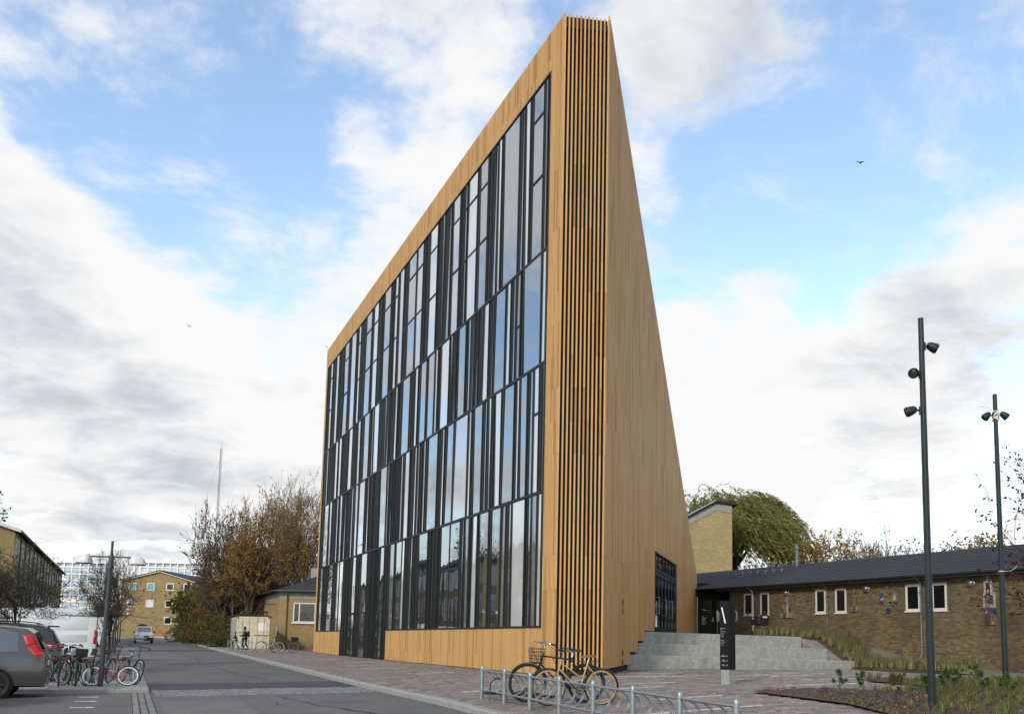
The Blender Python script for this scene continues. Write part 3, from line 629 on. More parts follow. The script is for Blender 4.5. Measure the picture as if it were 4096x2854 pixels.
# side entrance: three pairs of tall dark doors under glazed lights
b = MB(MR); b.box(DS0, DS1, .062, .085, 1.97, DZ); b.build('entrance_backing', 'anthracite_matt', lib)
b = MB(MR)
for x0, x1, z0, z1 in ((DS0, DS1, DZ - .06, DZ), (DS0, DS0 + .07, 1.97, DZ - .06), (DS1 - .55, DS1, 1.97, DZ - .06), (DS0 + .07, DS1 - .55, 4.55, 4.64)): b.box(x0, x1, -.015, .07, z0, z1)
b.build('entrance_frame', 'anthracite', lib)
for k in range(6):
    x0 = DS0 + .1 + k * 1.02; b = MB(MR)
    for a, c, z0, z1 in ((x0, x0 + .14, 2.0, 4.53), (x0 + .84, x0 + .98, 2.0, 4.53), (x0 + .14, x0 + .84, 2.0, 2.2), (x0 + .14, x0 + .84, 4.4, 4.53)): b.box(a, c, .01, .06, z0, z1)
    d = b.build('door', 'anthracite', lib)
    q = MB(MR); q.box(x0 + .14, x0 + .84, .03, .036, 2.2, 4.4); q.build('pane', 'glass_window', d)
    if k % 2 == 0:
        q = MB(MR); q.tube([(x0 + .78, .01, 2.75), (x0 + .78, -.06, 2.76), (x0 + .78, -.06, 3.45), (x0 + .78, .01, 3.46)], .016, 6); q.build('handle', 'steel', d)
    for z in (2.35, 3.15, 4.1): q = MB(MR); q.box(x0 + .95, x0 + .972, -.012, .012, z - .13, z + .13); q.build('hinge', 'zinc', d)
    q = MB(MR); q.box(x0 + .12, x0 + .86, .03, .036, 4.74, 5.2); q.build('pane', 'glass_window', lib)

# ------------------------------------------------------------------ low brick school building on the right
school = empty('brick_school_building', (B0.x, B0.y, 0), math.atan2(BD.y, BD.x), 'long low yellow-brown brick building with a dark felt roof beside the concrete steps', 'building')
rb = random.Random(5); EAVE, RIDGE, RY_ = 4.62, 6.2, -4.8
b = MB(); b.box(-26, .04, -.3, -.014, 0, EAVE); b.box(-.2, .04, -9, -.3, 0, EAVE); wall = b.build('wall', 'mortar', school)
WIN = [(-1.85, -1.14), (-3.08, -2.42), (-7.0, -6.33), (-8.29, -7.6), (-12.42, -11.66), (-13.75, -13.0)]; WZ0, WZ1 = 3.1, 4.28
bricks = []; z = .35; row = 0
while z < 4.5:
    s = -22 + (.12 if row % 2 else 0)
    while s < -.01:
        l = .228 if s + .228 < 0 else -s
        if rb.random() < .16: l = min(l, .108)
        zc = z + .03; sc = s + l / 2
        if zc > bank_z(sc, 0) - .12 and not any(a - .02 - l / 2 < sc < c + .02 + l / 2 and WZ0 - .05 < zc < WZ1 + .03 for a, c in WIN) and rb.random() > .0075: bricks.append((s, z, l))
        s += l + .012
    z += .0735; row += 1
near = sorted(bricks, key=lambda t: t[0])
near = [t for t in near if t[0] > -18.2][:240]; nid = {id(t) for t in near}
def brick(b, s, z, l, d): b.add([(s, -.02, z), (s + l, -.02, z), (s + l, d, z), (s, d, z), (s, -.02, z + .061), (s + l, -.02, z + .061), (s + l, d, z + .061), (s, d, z + .061)], [(4, 5, 6, 7), (3, 2, 1, 0), (2, 3, 7, 6), (1, 2, 6, 5), (3, 0, 4, 7)])
bm_ = {}
for t in near:
    k = round(t[2], 3)
    if k not in bm_: q = MB(); brick(q, 0, 0, t[2], 0); bm_[k] = q.mesh('brick', 'brick_piece')
    link('brick', bm_[k], wall, (t[0], rb.uniform(-.004, .004), t[1]))
b = MB()
for t in bricks:
    if id(t) not in nid: brick(b, t[0], t[1], t[2], rb.uniform(-.004, .004))
o = b.build('brickwork', 'brick_piece', wall); o['kind'] = 'stuff'
for a, c in WIN:
    b = MB(); f = .07
    for x0, x1, z0, z1 in ((a, a + f, WZ0, WZ1), (c - f, c, WZ0, WZ1), (a + f, c - f, WZ0, WZ0 + f), (a + f, c - f, WZ1 - f, WZ1)): b.box(x0, x1, -.013, .004, z0, z1)
    for x0, x1, z0, z1 in ((a + f, a + f + .035, WZ0 + f, WZ1 - f), (c - f - .035, c - f, WZ0 + f, WZ1 - f), (a + f + .035, c - f - .035, WZ0 + f, WZ0 + f + .035), (a + f + .035, c - f - .035, WZ1 - f - .035, WZ1 - f)): b.box(x0, x1, -.013, -.003, z0, z1)
    w = b.build('window', 'white_frame', school)
    q = MB(); q.box(a + .1, c - .1, -.0135, -.009, WZ0 + .1, WZ1 - .1); q.build('pane', 'glass_window', w)
    q = MB(); q.box(a - .06, c + .06, -.01, .05, WZ0 - .045, WZ0 - .002); q.build('sill', 'white_frame', w)
# roof laid in overlapping strips
roof = MB(); roof.add([(-26, .42, EAVE), (9, .42, EAVE), (9, RY_, RIDGE), (-26, RY_, RIDGE), (9, -10, EAVE - .1), (-26, -10, EAVE - .1)], [(0, 1, 2, 3), (3, 2, 4, 5)]); rf = roof.build('roof', 'roof_felt', school)
for k in range(15):
    t0, t1 = k / 15, (k + 1.12) / 15; t1 = min(t1, 1)
    y0, y1 = .44 + (RY_ - .44) * t0, .44 + (RY_ - .44) * t1; z0, z1 = EAVE + (RIDGE - EAVE) * t0, EAVE + (RIDGE - EAVE) * t1
    b = MB(); b.add([(-26, y0, z0 + .03), (9, y0, z0 + .03), (9, y1, z1 + .012), (-26, y1, z1 + .012), (-26, y0, z0 + .005), (9, y0, z0 + .005)], [(0, 1, 2, 3), (4, 5, 1, 0)]); b.build('felt_strip', 'roof_felt', rf)
b = MB(); prof = [(.07 * math.cos(a), .07 * math.sin(a)) for a in rng(math.pi, 2 * math.pi, 8)]
vs_ = [(x, .47 + p[0], EAVE + .0 + p[1]) for x in (-26, .6) for p in prof]; b.add(vs_, [(i, i + 1, 10 + i, 9 + i) for i in range(8)]); b.box(-26, .6, .3, .40, EAVE - .16, EAVE - .01); b.build('gutter', 'zinc_dark', school)
for k, (s, mt) in enumerate(((-1.93, 'white_frame'), (-7.15, 'zinc'), (-12.5, 'zinc'))):
    zb = bank_z(s, 0) + (.1 if k else .15); b = MB(); b.tube([(s, .45, EAVE - .05), (s, .08, EAVE - .3), (s, .07, EAVE - .5), (s, .07, zb + .25), (s, .13, zb)], .04, 8)
    for z in (EAVE - .7, 3.0, zb + .5): b.box(s - .055, s + .055, .0, .12, z - .02, z + .02)
    b.build('downpipe', mt, school, True, 40)
for s in (-15.0, -18.0):
    b = MB(); b.rbox((s, .04, bank_z(s, 0) + .28), (.22, .1, .2), .02); b.build('wall_box', 'zinc', school)
def vent(s, t, h=.26, r=.045):
    y, z = .44 + (RY_ - .44) * t, EAVE + (RIDGE - EAVE) * t; b = MB(); b.lathe([(r, -.05), (r, h * .62), (r * 1.6, h * .62), (r * 1.75, h * .78), (r * 1.4, h * .95), (.001, h)], 8, T(s, y, z) @ RY(-.06)); return b.build('roof_vent', 'zinc', school, True, 50)
for k in range(24): vent(4.6 - k * .52 + rb.uniform(-.05, .05), .985)
for k in range(8): vent(2.9 - k * .63 + rb.uniform(-.05, .05), .55)
b = MB(); b.lathe([(.09, -.1), (.09, 1.0), (.13, 1.0), (.13, 1.15), (.001, 1.25)], 10, T(-1.0, RY_ * .86, RIDGE - .2)); b.build('flue', 'zinc', school, True, 50)
# dark glazed link with the door beside the library
lk = empty('entrance_link', (8.0, 52.85, 1.97), math.atan2(-.55, 1.75), 'dark glazed entrance link with a glass door between the library and the brick building', 'entrance'); LW = 2.02
b = MB(); b.box(0, LW + .2, .12, 4.6, -.3, 3.0); b.build('wall', 'anthracite_matt', lk)
b = MB(); b.box(-.05, LW + .25, -.06, 4.7, 2.32, 3.1); b.build('fascia', 'anthracite', lk)
b = MB()
for x0, x1 in ((0, .16), (.84, 1.12), (1.72, LW + .2)): b.box(x0, x1, 0, .12, 0, 2.32)
b.box(.16, .84, 0.002, .118, 2.1, 2.32); b.box(1.12, 1.72, .002, .118, 2.1, 2.32); b.build('frame', 'anthracite', lk)
b = MB(); b.box(.16, .84, .05, .06, 0, 2.1); d = b.build('door', 'glass_window', lk)
q = MB(); q.box(.9, .94, -.02, .0, .85, 1.12); q.box(.78, .92, -.05, -.03, .9, .925); q.build('handle', 'steel', d)
q = MB()
for z, n, x in ((1.18, 3, .24), (1.1, 6, .24), (1.05, 5, .24), (1.0, 5, .24), (.95, 5, .24), (.87, 4, .24), (.81, 6, .24), (.76, 5, .24), (.71, 5, .24)):
    xx = x
    for j in range(n): w = .02 + .018 * ((j * 7 + n) % 3); q.box(xx, xx + w, .046, .049, z - .012, z + .012); xx += w + .012
q.box(.24, .43, .046, .049, 1.56, 1.58); q.box(.29, .72, .046, .049, 1.515, 1.535); q.add([(.40, .045, 1.61), (.43, .045, 1.61), (.50, .045, 1.49), (.47, .045, 1.49)], [(0, 1, 2, 3)]); q.build('door_lettering', 'white_paint', d)
b = MB(); b.box(1.12, 1.72, .05, .06, 0, 2.1); b.build('pane', 'glass_window', lk)
b = MB(); b.box(1.93, 1.965, -.02, -.005, 1.95, 2.25); b.build('door_bar', 'white_frame', lk)
b = MB(); b.box(.74, .8, .044, .048, 1.33, 1.46); b.build('sticker', plain('sticker_green', (.03, .16, .11), .5), lk)
# two clear domed discs behind the sign
m = NM('clear_plastic'); m.color((.75, .72, .66)); m.set(.08); m.b.inputs['Transmission Weight'].default_value = .0; m.b.inputs['Alpha'].default_value = .28; m.b.inputs['Specular IOR Level'].default_value = .9
for k, (x, y) in enumerate(((8.22, 47.4), (8.98, 46.6))):
    d = empty('clear_dome', (x, y, 2.98), R(75 if k == 0 else 100), 'round clear plastic dome behind the sign, on the side of the ' + ('glass door' if k == 0 else 'brick wall windows'), 'dome')
    b = MB(RX(R(90))); b.lathe([(.31, 0), (.30, .05), (.22, .12), (.1, .16), (.001, .17)], 20); b.build('shell', 'clear_plastic', d, True)
    b = MB(RX(R(90))); b.tube([(.31 * math.cos(a), .31 * math.sin(a), 0) for a in rng(0, 2 * math.pi, 24)[:-1]], .012, 5, closed=True); b.build('rim', 'white_frame', d, True)
    b = MB(); b.tube([(0, 0, -1.02), (0, 0, -.3)], .02, 6); b.build('stand', 'steel', d)
# wall lamps
for s, lab in ((-4.4, 'round metal bulkhead wall lamp above the stepped ceramic tile tower'), (-9.55, 'round metal bulkhead wall lamp between the window pairs on the brick wall'), (-14.95, 'round metal bulkhead wall lamp beside the white-spired ceramic relief')):
    p = WS(s, .012, 4.18); wl = empty('wall_lamp', p, math.atan2(BD.y, BD.x), lab, 'lamp', 'bulkhead lamps on the brick wall')
    b = MB(RX(R(-90))); b.lathe([(.17, 0), (.17, .04), (.145, .06), (.14, .1), (.10, .15), (.05, .175), (.001, .18)], 18); b.build('body', 'galvanised', wl, True, 40)
    b = MB(); b.box(-.15, .15, .1, .165, -.015, .015); b.build('bar', 'zinc_dark', wl)
# ceramic reliefs
for n_, c_ in (('tile_brown', (0.106, 0.052, 0.033)), ('tile_ochre', (0.191, 0.126, 0.064)), ('tile_blue', (0.044, 0.07, 0.166)), ('tile_sky', (0.087, 0.149, 0.196)), ('tile_white', (0.353, 0.337, 0.311)), ('tile_green', (0.075, 0.106, 0.07)), ('tile_sand', (0.194, 0.163, 0.111)), ('tile_dark', (0.021, 0.019, 0.018)), ('tile_yellow', (0.309, 0.236, 0.096)), ('tile_teal', (0.056, 0.103, 0.108)), ('tile_grey', (0.185, 0.18, 0.175))): plain(n_, c_, .35, var=.35, vscale=14, bump=.3, bscale=30)
def relief(s, z, label, tiles):
    p = WS(s, .008, z); o = empty('ceramic_relief', p, math.atan2(BD.y, BD.x), label, 'relief', 'ceramic reliefs on the brick wall')
    for t in tiles:
        mt, pts, y0, y1 = t; b = MB(RX(R(90)) @ Matrix.Scale(-1, 4, (0, 0, 1)))
        # seen from outside, +s runs to the left: mirror the picture's x
        pts = [(-x, y) for x, y in pts]; b.prism(pts, y0, y1); b.build('tile', mt, o)
    return o
def rect(x, y, w, h): return [(x, y), (x + w, y), (x + w, y + h), (x, y + h)]
def tri(x, y, w, h): return [(x, y), (x + w, y), (x + w / 2, y + h)]
def blobp(x, y, w, h, n=9): return [(x + w / 2 + w / 2 * math.cos(a), y + h / 2 + h / 2 * math.sin(a)) for a in rng(0, 2 * math.pi, n)[:-1]]
a_, d_ = 0, .04; e1, e2 = .04, .055
relief(-4.35, 2.93, 'stepped pyramid of small painted ceramic tiles in ochre, blue and grey', [
    ('tile_sand', rect(-.42, 0, .22, .26), a_, d_), ('tile_brown', rect(-.195, 0, .2, .24), a_, d_), ('tile_ochre', rect(.01, 0, .2, .24), a_, d_), ('tile_sand', rect(.215, 0, .23, .28), a_, d_), ('tile_teal', rect(-.43, .265, .24, .04), a_, .05), ('tile_teal', rect(.21, .285, .24, .035), a_, .05),
    ('tile_sand', rect(-.25, .25, .14, .4), a_, d_), ('tile_ochre', rect(-.105, .25, .15, .4), a_, d_), ('tile_white', rect(.05, .25, .13, .4), a_, d_), ('tile_brown', rect(.185, .285, .12, .36), a_, d_), ('tile_teal', rect(-.26, .655, .16, .035), a_, .05), ('tile_teal', rect(.17, .65, .15, .035), a_, .05),
    ('tile_ochre', rect(-.105, .655, .13, .42), a_, d_), ('tile_grey', rect(.03, .655, .15, .42), a_, d_),
    ('tile_blue', rect(-.19, .0, .19, .06), e1, e2), ('tile_white', blobp(.03, .12, .14, .11), e1, e2), ('tile_white', rect(.04, .0, .035, .16), e1, e2), ('tile_white', rect(.14, .0, .035, .16), e1, e2), ('tile_sky', rect(-.1, .55, .13, .09), e1, e2), ('tile_yellow', rect(.2, .55, .07, .06), e1, e2), ('tile_dark', rect(-.24, .28, .05, .17), e1, e2), ('tile_dark', rect(.21, .3, .06, .2), e1, e2), ('tile_dark', rect(-.06, .68, .05, .16), e1, e2), ('tile_sky', rect(-.4, .2, .18, .05), e1, e2)])
relief(-8.75, 3.14, 'dark red-brown ceramic relief like a church front overlapping a window edge', [
    ('tile_ochre', rect(-.22, 0, .2, .27), a_, d_), ('tile_brown', rect(-.015, 0, .11, .27), a_, d_), ('tile_ochre', rect(.10, 0, .2, .27), a_, d_), ('tile_brown', rect(-.24, .275, .2, .5), a_, d_), ('tile_sand', rect(-.035, .275, .14, .52), a_, d_), ('tile_ochre', rect(.11, .275, .19, .5), a_, d_),
    ('tile_brown', rect(-.26, .78, .06, .12), a_, d_), ('tile_brown', rect(-.05, .8, .17, .09), a_, .05), ('tile_brown', rect(.24, .78, .05, .14), a_, d_), ('tile_grey', tri(-.01, .89, .08, .26), a_, d_), ('tile_grey', tri(.235, .92, .06, .12), a_, d_),
    ('tile_green', rect(-.17, .33, .07, .36), e1, e2), ('tile_blue', rect(.02, .4, .05, .3), e1, e2), ('tile_brown', rect(.15, .34, .1, .35), e1, e2), ('tile_sky', rect(-.2, .03, .16, .1), e1, e2), ('tile_white', rect(.17, .1, .05, .1), e1, e2), ('tile_blue', rect(.02, .05, .06, .12), e1, e2), ('tile_yellow', rect(.2, .17, .06, .05), e1, e2)])
relief(-10.75, 3.06, 'cross-shaped ceramic relief of square picture tiles left of a white window', [
    ('tile_sky', rect(-.12, 0, .24, .34), a_, d_), ('tile_ochre', rect(-.25, .345, .25, .34), a_, d_), ('tile_sand', rect(.005, .345, .25, .34), a_, d_), ('tile_sand', rect(-.25, .69, .25, .32), a_, d_), ('tile_ochre', rect(.005, .69, .25, .32), a_, d_), ('tile_green', rect(-.17, 1.015, .25, .3), a_, d_), ('tile_blue', rect(-.47, .5, .21, .33), a_, d_), ('tile_grey', rect(.26, .5, .22, .36), a_, d_), ('tile_brown', rect(-.47, .42, .21, .075), a_, d_), ('tile_brown', rect(.26, .43, .22, .065), a_, d_), ('tile_brown', rect(-.47, .835, .21, .03), a_, .05), ('tile_brown', rect(-.18, 1.32, .27, .03), a_, .05),
    ('tile_dark', [(-.11, .0), (.11, .0), (.11, .12), (0, .24), (-.11, .12)], e1, e2), ('tile_blue', [(-.05, .0), (.05, .0), (.05, .1), (0, .15), (-.05, .1)], e2, .065), ('tile_white', rect(-.41, .56, .1, .08), e1, e2), ('tile_white', rect(-.31, .56, .05, .13), e1, e2), ('tile_blue', rect(-.17, 1.22, .25, .09), e1, e2), ('tile_yellow', blobp(-.04, 1.12, .07, .08), e1, e2), ('tile_dark', rect(.07, .4, .14, .1), e1, e2), ('tile_brown', rect(-.18, .72, .15, .22), e1, e2), ('tile_sand', rect(-.15, .75, .09, .16), e2, .065), ('tile_brown', blobp(.03, .76, .18, .16), e1, e2), ('tile_white', rect(.3, .55, .12, .2), e1, e2), ('tile_green', blobp(.06, .6, .16, .08), e1, e2)])
relief(-15.75, 2.47, 'tall ceramic relief of a white-spired church tower above blue and brown picture tiles', [
    ('tile_brown', rect(-.27, 0, .26, .34), a_, d_), ('tile_ochre', rect(-.005, 0, .27, .34), a_, d_), ('tile_brown', rect(-.27, .345, .26, .34), a_, d_), ('tile_blue', rect(-.005, .345, .27, .34), a_, d_), ('tile_sand', rect(-.2, .69, .19, .5), a_, d_), ('tile_brown', rect(-.005, .69, .17, .5), a_, d_), ('tile_white', rect(-.285, .69, .08, .5), a_, .05), ('tile_white', rect(.17, .69, .08, .5), a_, .05), ('tile_white', tri(-.285, 1.19, .075, .14), a_, .05), ('tile_white', tri(.17, 1.19, .075, .14), a_, .05),
    ('tile_brown', rect(-.15, 1.2, .19, .5), a_, d_), ('tile_white', rect(-.235, 1.2, .08, .5), a_, .05), ('tile_white', rect(.045, 1.2, .09, .5), a_, .05), ('tile_white', tri(-.235, 1.7, .075, .13), a_, .05), ('tile_white', tri(.05, 1.7, .08, .13), a_, .05), ('tile_white', tri(-.15, 1.71, .19, .5), a_, .05),
    ('tile_dark', [(-.13, 1.22), (.02, 1.22), (.02, 1.5), (-.055, 1.6), (-.13, 1.5)], e1, e2), ('tile_yellow', blobp(-.11, 1.26, .12, .18), e2, .065), ('tile_blue', rect(-.265, .35, .25, .12), e1, e2), ('tile_white', tri(-.21, .46, .12, .12), e1, e2), ('tile_sky', rect(0, .35, .26, .1), e1, e2), ('tile_dark', rect(.15, .4, .09, .2), e1, e2), ('tile_blue', rect(-.26, .14, .24, .06), e1, e2), ('tile_yellow', rect(.06, .02, .09, .1), e1, e2), ('tile_sky', rect(.06, .12, .1, .07), e1, e2), ('tile_sky', rect(-.17, .95, .14, .22), e1, e2), ('tile_blue', rect(.06, .85, .04, .14), e1, e2), ('tile_white', rect(.02, .7, .12, .11), e1, e2), ('tile_green', rect(-.19, .88, .05, .1), e1, e2)])
# taller gabled wing behind
gw = empty('gabled_brick_wing', (9, 70, .5), 0, 'tall pale yellow brick gable with sloping dark roof behind the low building', 'building')
b = MB(RX(R(90))); gp = [(-4, -.5), (4.33, -.5), (4.33, 11.3), (3.05, 11.5), (-4, 7.6)]; b.prism(gp, -9, 0); b.build('wall', 'brick_pale', gw)
b = MB(RX(R(90))); b.prism([(-4, 7.6), (3.05, 11.5), (4.33, 11.3), (4.33, 11.95), (3.05, 12.1), (-4, 8.2)], -9, .04); b.build('concrete_band', 'concrete', gw)
b = MB(RX(R(90))); b.prism([(-4.2, 8.1), (3.05, 12.12), (4.7, 11.92), (4.7, 12.1), (3.05, 12.32), (-4.2, 8.3)], -9.3, .25); b.build('roof', 'roof_felt', gw)
b = MB(RX(R(90))); b.prism([(-4.2, 8.22), (3.0, 12.24), (3.05, 12.32), (-4.2, 8.3)], .25, .3); b.build('roof_trim', 'white_frame', gw)
b = MB(); b.box(-.9, -.1, 1.5, 2.6, 8.5, 11.5); b.box(-.95, -.05, 1.45, 2.65, 11.5, 11.62); b.build('chimney', 'concrete', gw)

# ------------------------------------------------------------------ sign, floodlight posts, cycle stand
sg = empty('sign_pillar', (4.20, 22.72, G(*UV(4.2, 22.72))), R(-43), 'black sign pillar with a white slash on a concrete foot in front of the steps', 'sign')
plain('sign_black', (.006, .006, .0065), .5, spec=.2, var=.15)
b = MB(); b.rbox((0, .0, .19), (.235, .26, .40), .008); b.build('foot', 'concrete', sg)
b = MB(); b.rbox((0, 0, 1.235), (.27, .30, 1.71), .006); b.build('panel', 'sign_black', sg)
yf = -.1525
b = MB(); b.add([(-.093, yf, 1.93), (-.055, yf, 1.93), (.048, yf, 1.53), (.01, yf, 1.53)], [(0, 1, 2, 3)]); b.build('slash_mark', 'white_paint', sg)
b = MB(); rl = random.Random(2)
def words(b, x, z, h, ws, y=yf):
    for w in ws: b.add([(x, y, z), (x + w, y, z), (x + w, y, z + h), (x, y, z + h)], [(0, 1, 2, 3)]); x += w + .012
for z, ws in ((1.40, (.145,)), (1.362, (.055,)), (1.315, (.02, .02, .04, .035)), (1.272, (.02, .015, .03)), (1.23, (.02, .02, .03)), (1.186, (.02, .02, .035)), (1.10, (.085,)), (1.058, (.02, .02, .04, .03)), (1.018, (.02, .015, .03)), (.978, (.02, .02, .03))): words(b, -.115, z, .009, ws)
for z in (.70, .585, .472):
    words(b, -.075, z + .022, .009, (.04,)); words(b, -.10 if z > .65 else -.07, z, .009, (.07 if z > .65 else .05,)); words(b, .0, z, .009, (.045,)); b.add([(-.03, yf, z + .045), (-.02, yf, z + .045), (-.005, yf, z - .01), (-.015, yf, z - .01)], [(0, 1, 2, 3)])
b.build('lettering', plain('sign_grey', (.38, .38, .38), .6), sg)
def text_part(s, size, loc, rot, mat, parent, name='numeral'):
    cu = bpy.data.curves.new(name, 'FONT'); cu.body = s; cu.size = size; cu.align_x = 'CENTER'; cu.extrude = .0006
    t = bpy.data.objects.new(name, cu); col.objects.link(t); dg = bpy.context.evaluated_depsgraph_get(); me = bpy.data.meshes.new_from_object(t.evaluated_get(dg)); bpy.data.objects.remove(t); me.materials.clear(); me.materials.append(MATS[mat]); return link(name, me, parent, loc, rot)
for z, t in ((.70, '4'), (.585, '2'), (.472, '2')): text_part(t, .045, (.075, yf - .001, z), (R(90), 0, 0), 'white_paint', sg)
def flood_head(parent, z, az, el, mount_az):
    M0 = T(0, 0, z) @ RZ(mount_az); M = M0 @ T(.20, 0, 0) @ RZ(az - mount_az) @ RY(R(90) + el)
    b = MB(M); b.lathe([(.001, -.10), (.035, -.095), (.065, -.06), (.08, 0), (.085, .045), (.092, .047), (.092, .075), (.08, .078), (.08, .1), (.074, .1), (.07, .06)], 16); h = b.build('floodlight', 'pole_paint', parent, True, 35)
    b = MB(M); b.lathe([(.001, .07), (.05, .066), (.072, .06)], 14); b.build('lens', 'glass_car', h, True)
    b = MB(M0); b.box(.04, .07, -.025, .025, -.07, .07); b.tube([(.06, .02, 0), (.13, .03, .01), (.17, .02, 0)], .012, 5); b.tube([(.06, -.02, 0), (.13, -.03, .01), (.17, -.02, 0)], .012, 5); b.build('bracket', 'pole_paint', h)
def flood_pole(x, y, h, label, heads, lean=0):
    o = empty('floodlight_post', (x, y, G(*UV(x, y)) + .02), 0, label, 'light post', 'floodlight posts in the planting'); o.rotation_euler = (0, lean, 0)
    b = MB(); b.tube([(0, 0, -.05), (0, 0, h * .55), (0, 0, h)], [.066, .055, .046], 16); b.build('pole', 'pole_paint', o, True, 60)
    for hd in heads: flood_head(o, *hd)
    return o
flood_pole(6.175, 15.076, 6.7, 'dark steel post carrying three floodlights, standing in the bark mulch bed', [(6.20, R(-10), R(28), R(10)), (5.69, R(-115), R(18), R(205)), (5.06, R(165), R(20), R(170))])
fp = flood_pole(10.02, 20.377, 6.78, 'dark steel post with two floodlights and pale tape wound round its head', [(6.27, R(170), R(45), R(180)), (6.29, R(-10), R(40), R(0))])
plain('tape', (.62, .58, .48), .7, var=.3, vscale=30)
b = MB(); 
for k in range(7): b.tube([(.062 * math.cos(a) + .02 * (k % 2), .062 * math.sin(a), 6.18 + .028 * k + .03 * math.sin(a * 2 + k)) for a in rng(0, 2 * math.pi, 10)[:-1]], .016, 5, closed=True)
b.tube([(-.05, 0, 6.35), (-.2, -.05, 6.45), (-.36, -.05, 6.47)], .006, 4); b.build('tape_wrap', 'tape', fp)
b = MB(); b.tube([(.058 * math.cos(a), .058 * math.sin(a), 2.65) for a in rng(0, 2 * math.pi, 12)[:-1]], .012, 5, closed=True); b.tube([(.05, -.04, 2.65), (.2, -.06, 2.66), (.33, -.06, 2.78)], .005, 4); b.build('tape_band', 'tape', fp)
rk = street_empty('cycle_stand', -6.9, -4.88, G(-6.9, -4.88), 0, 'galvanised steel cycle stand with round-topped posts and looped wheel holders along the kerb', 'bike rack'); NP = 8; SP = 1.245
b = MB(); b.lathe([(.043, -.05), (.043, .63), (.041, .655), (.033, .68), (.018, .695), (.001, .70)], 16); pmh = b.mesh('post', 'galvanised'); pmh.polygons.foreach_set('use_smooth', [True] * len(pmh.polygons))
rz_ = lambda k: G(-6.9 - k * SP, -4.88) - G(-6.9, -4.88)
for k in range(NP): link('post', pmh, rk, (-k * SP, 0, rz_(k)))
for z in (.60, .20):
    for k in range(NP - 1):
        b = MB(); b.tube([(-k * SP - .04, 0, z + rz_(k)), (-(k + 1) * SP + .04, 0, z + rz_(k + 1))], .021, 10); b.tube([(-k * SP - .035, 0, z + rz_(k)), (-k * SP - .06, 0, z + rz_(k))], .028, 10); b.build('rail', 'galvanised', rk, True, 50)
lp = MB()
for dx in (-.022, .022): lp.tube([(dx, -.21 * math.sin(math.pi * t) ** .8 if 0 < t < 1 else 0, .60 - .40 * (t - math.sin(2 * math.pi * t) * .03)) for t in rng(0, 1, 14)], .0075, 6)
lpm = lp.mesh('wheel_loop', 'galvanised'); lpm.polygons.foreach_set('use_smooth', [True] * len(lpm.polygons))
for k in range(NP - 1):
    for j in range(4): link('wheel_loop', lpm, rk, (-k * SP - .16 - j * .31, 0, rz_(k + (.16 + j * .31) / SP)))

# ------------------------------------------------------------------ bicycles
def wheel(parent, x, r, tyre_mat, rim_mat, rim_w=.03):
    w = MB(T(x, 0, r) @ RX(R(90)))
    w.tube([(r * .975 * math.cos(a) if 0 else (r - .018) * math.cos(a), (r - .018) * math.sin(a), 0) for a in rng(0, 2 * math.pi, 28)[:-1]], .019, 6, closed=True); t = w.build('wheel', tyre_mat, parent, True)
    q = MB(T(x, 0, r) @ RX(R(90))); r1, r2 = r - .03, r - .03 - rim_w; q.lathe([(r2, -.011), (r1, -.012), (r1, .012), (r2, .011), (r2, -.011)], 28); q.build('rim', rim_mat, t, True, 40)
    q = MB(T(x, 0, r) @ RX(R(90)))
    for k in range(18): a = 2 * math.pi * k / 18; q.tube([(.02 * math.cos(a + 1.2), .02 * math.sin(a + 1.2), .018 * (-1) ** k), (r2 * math.cos(a), r2 * math.sin(a), 0)], .0018, 3, False)
    q.tube([(0, 0, -.05), (0, 0, .05)], .02, 8); q.build('spokes', 'steel', t)
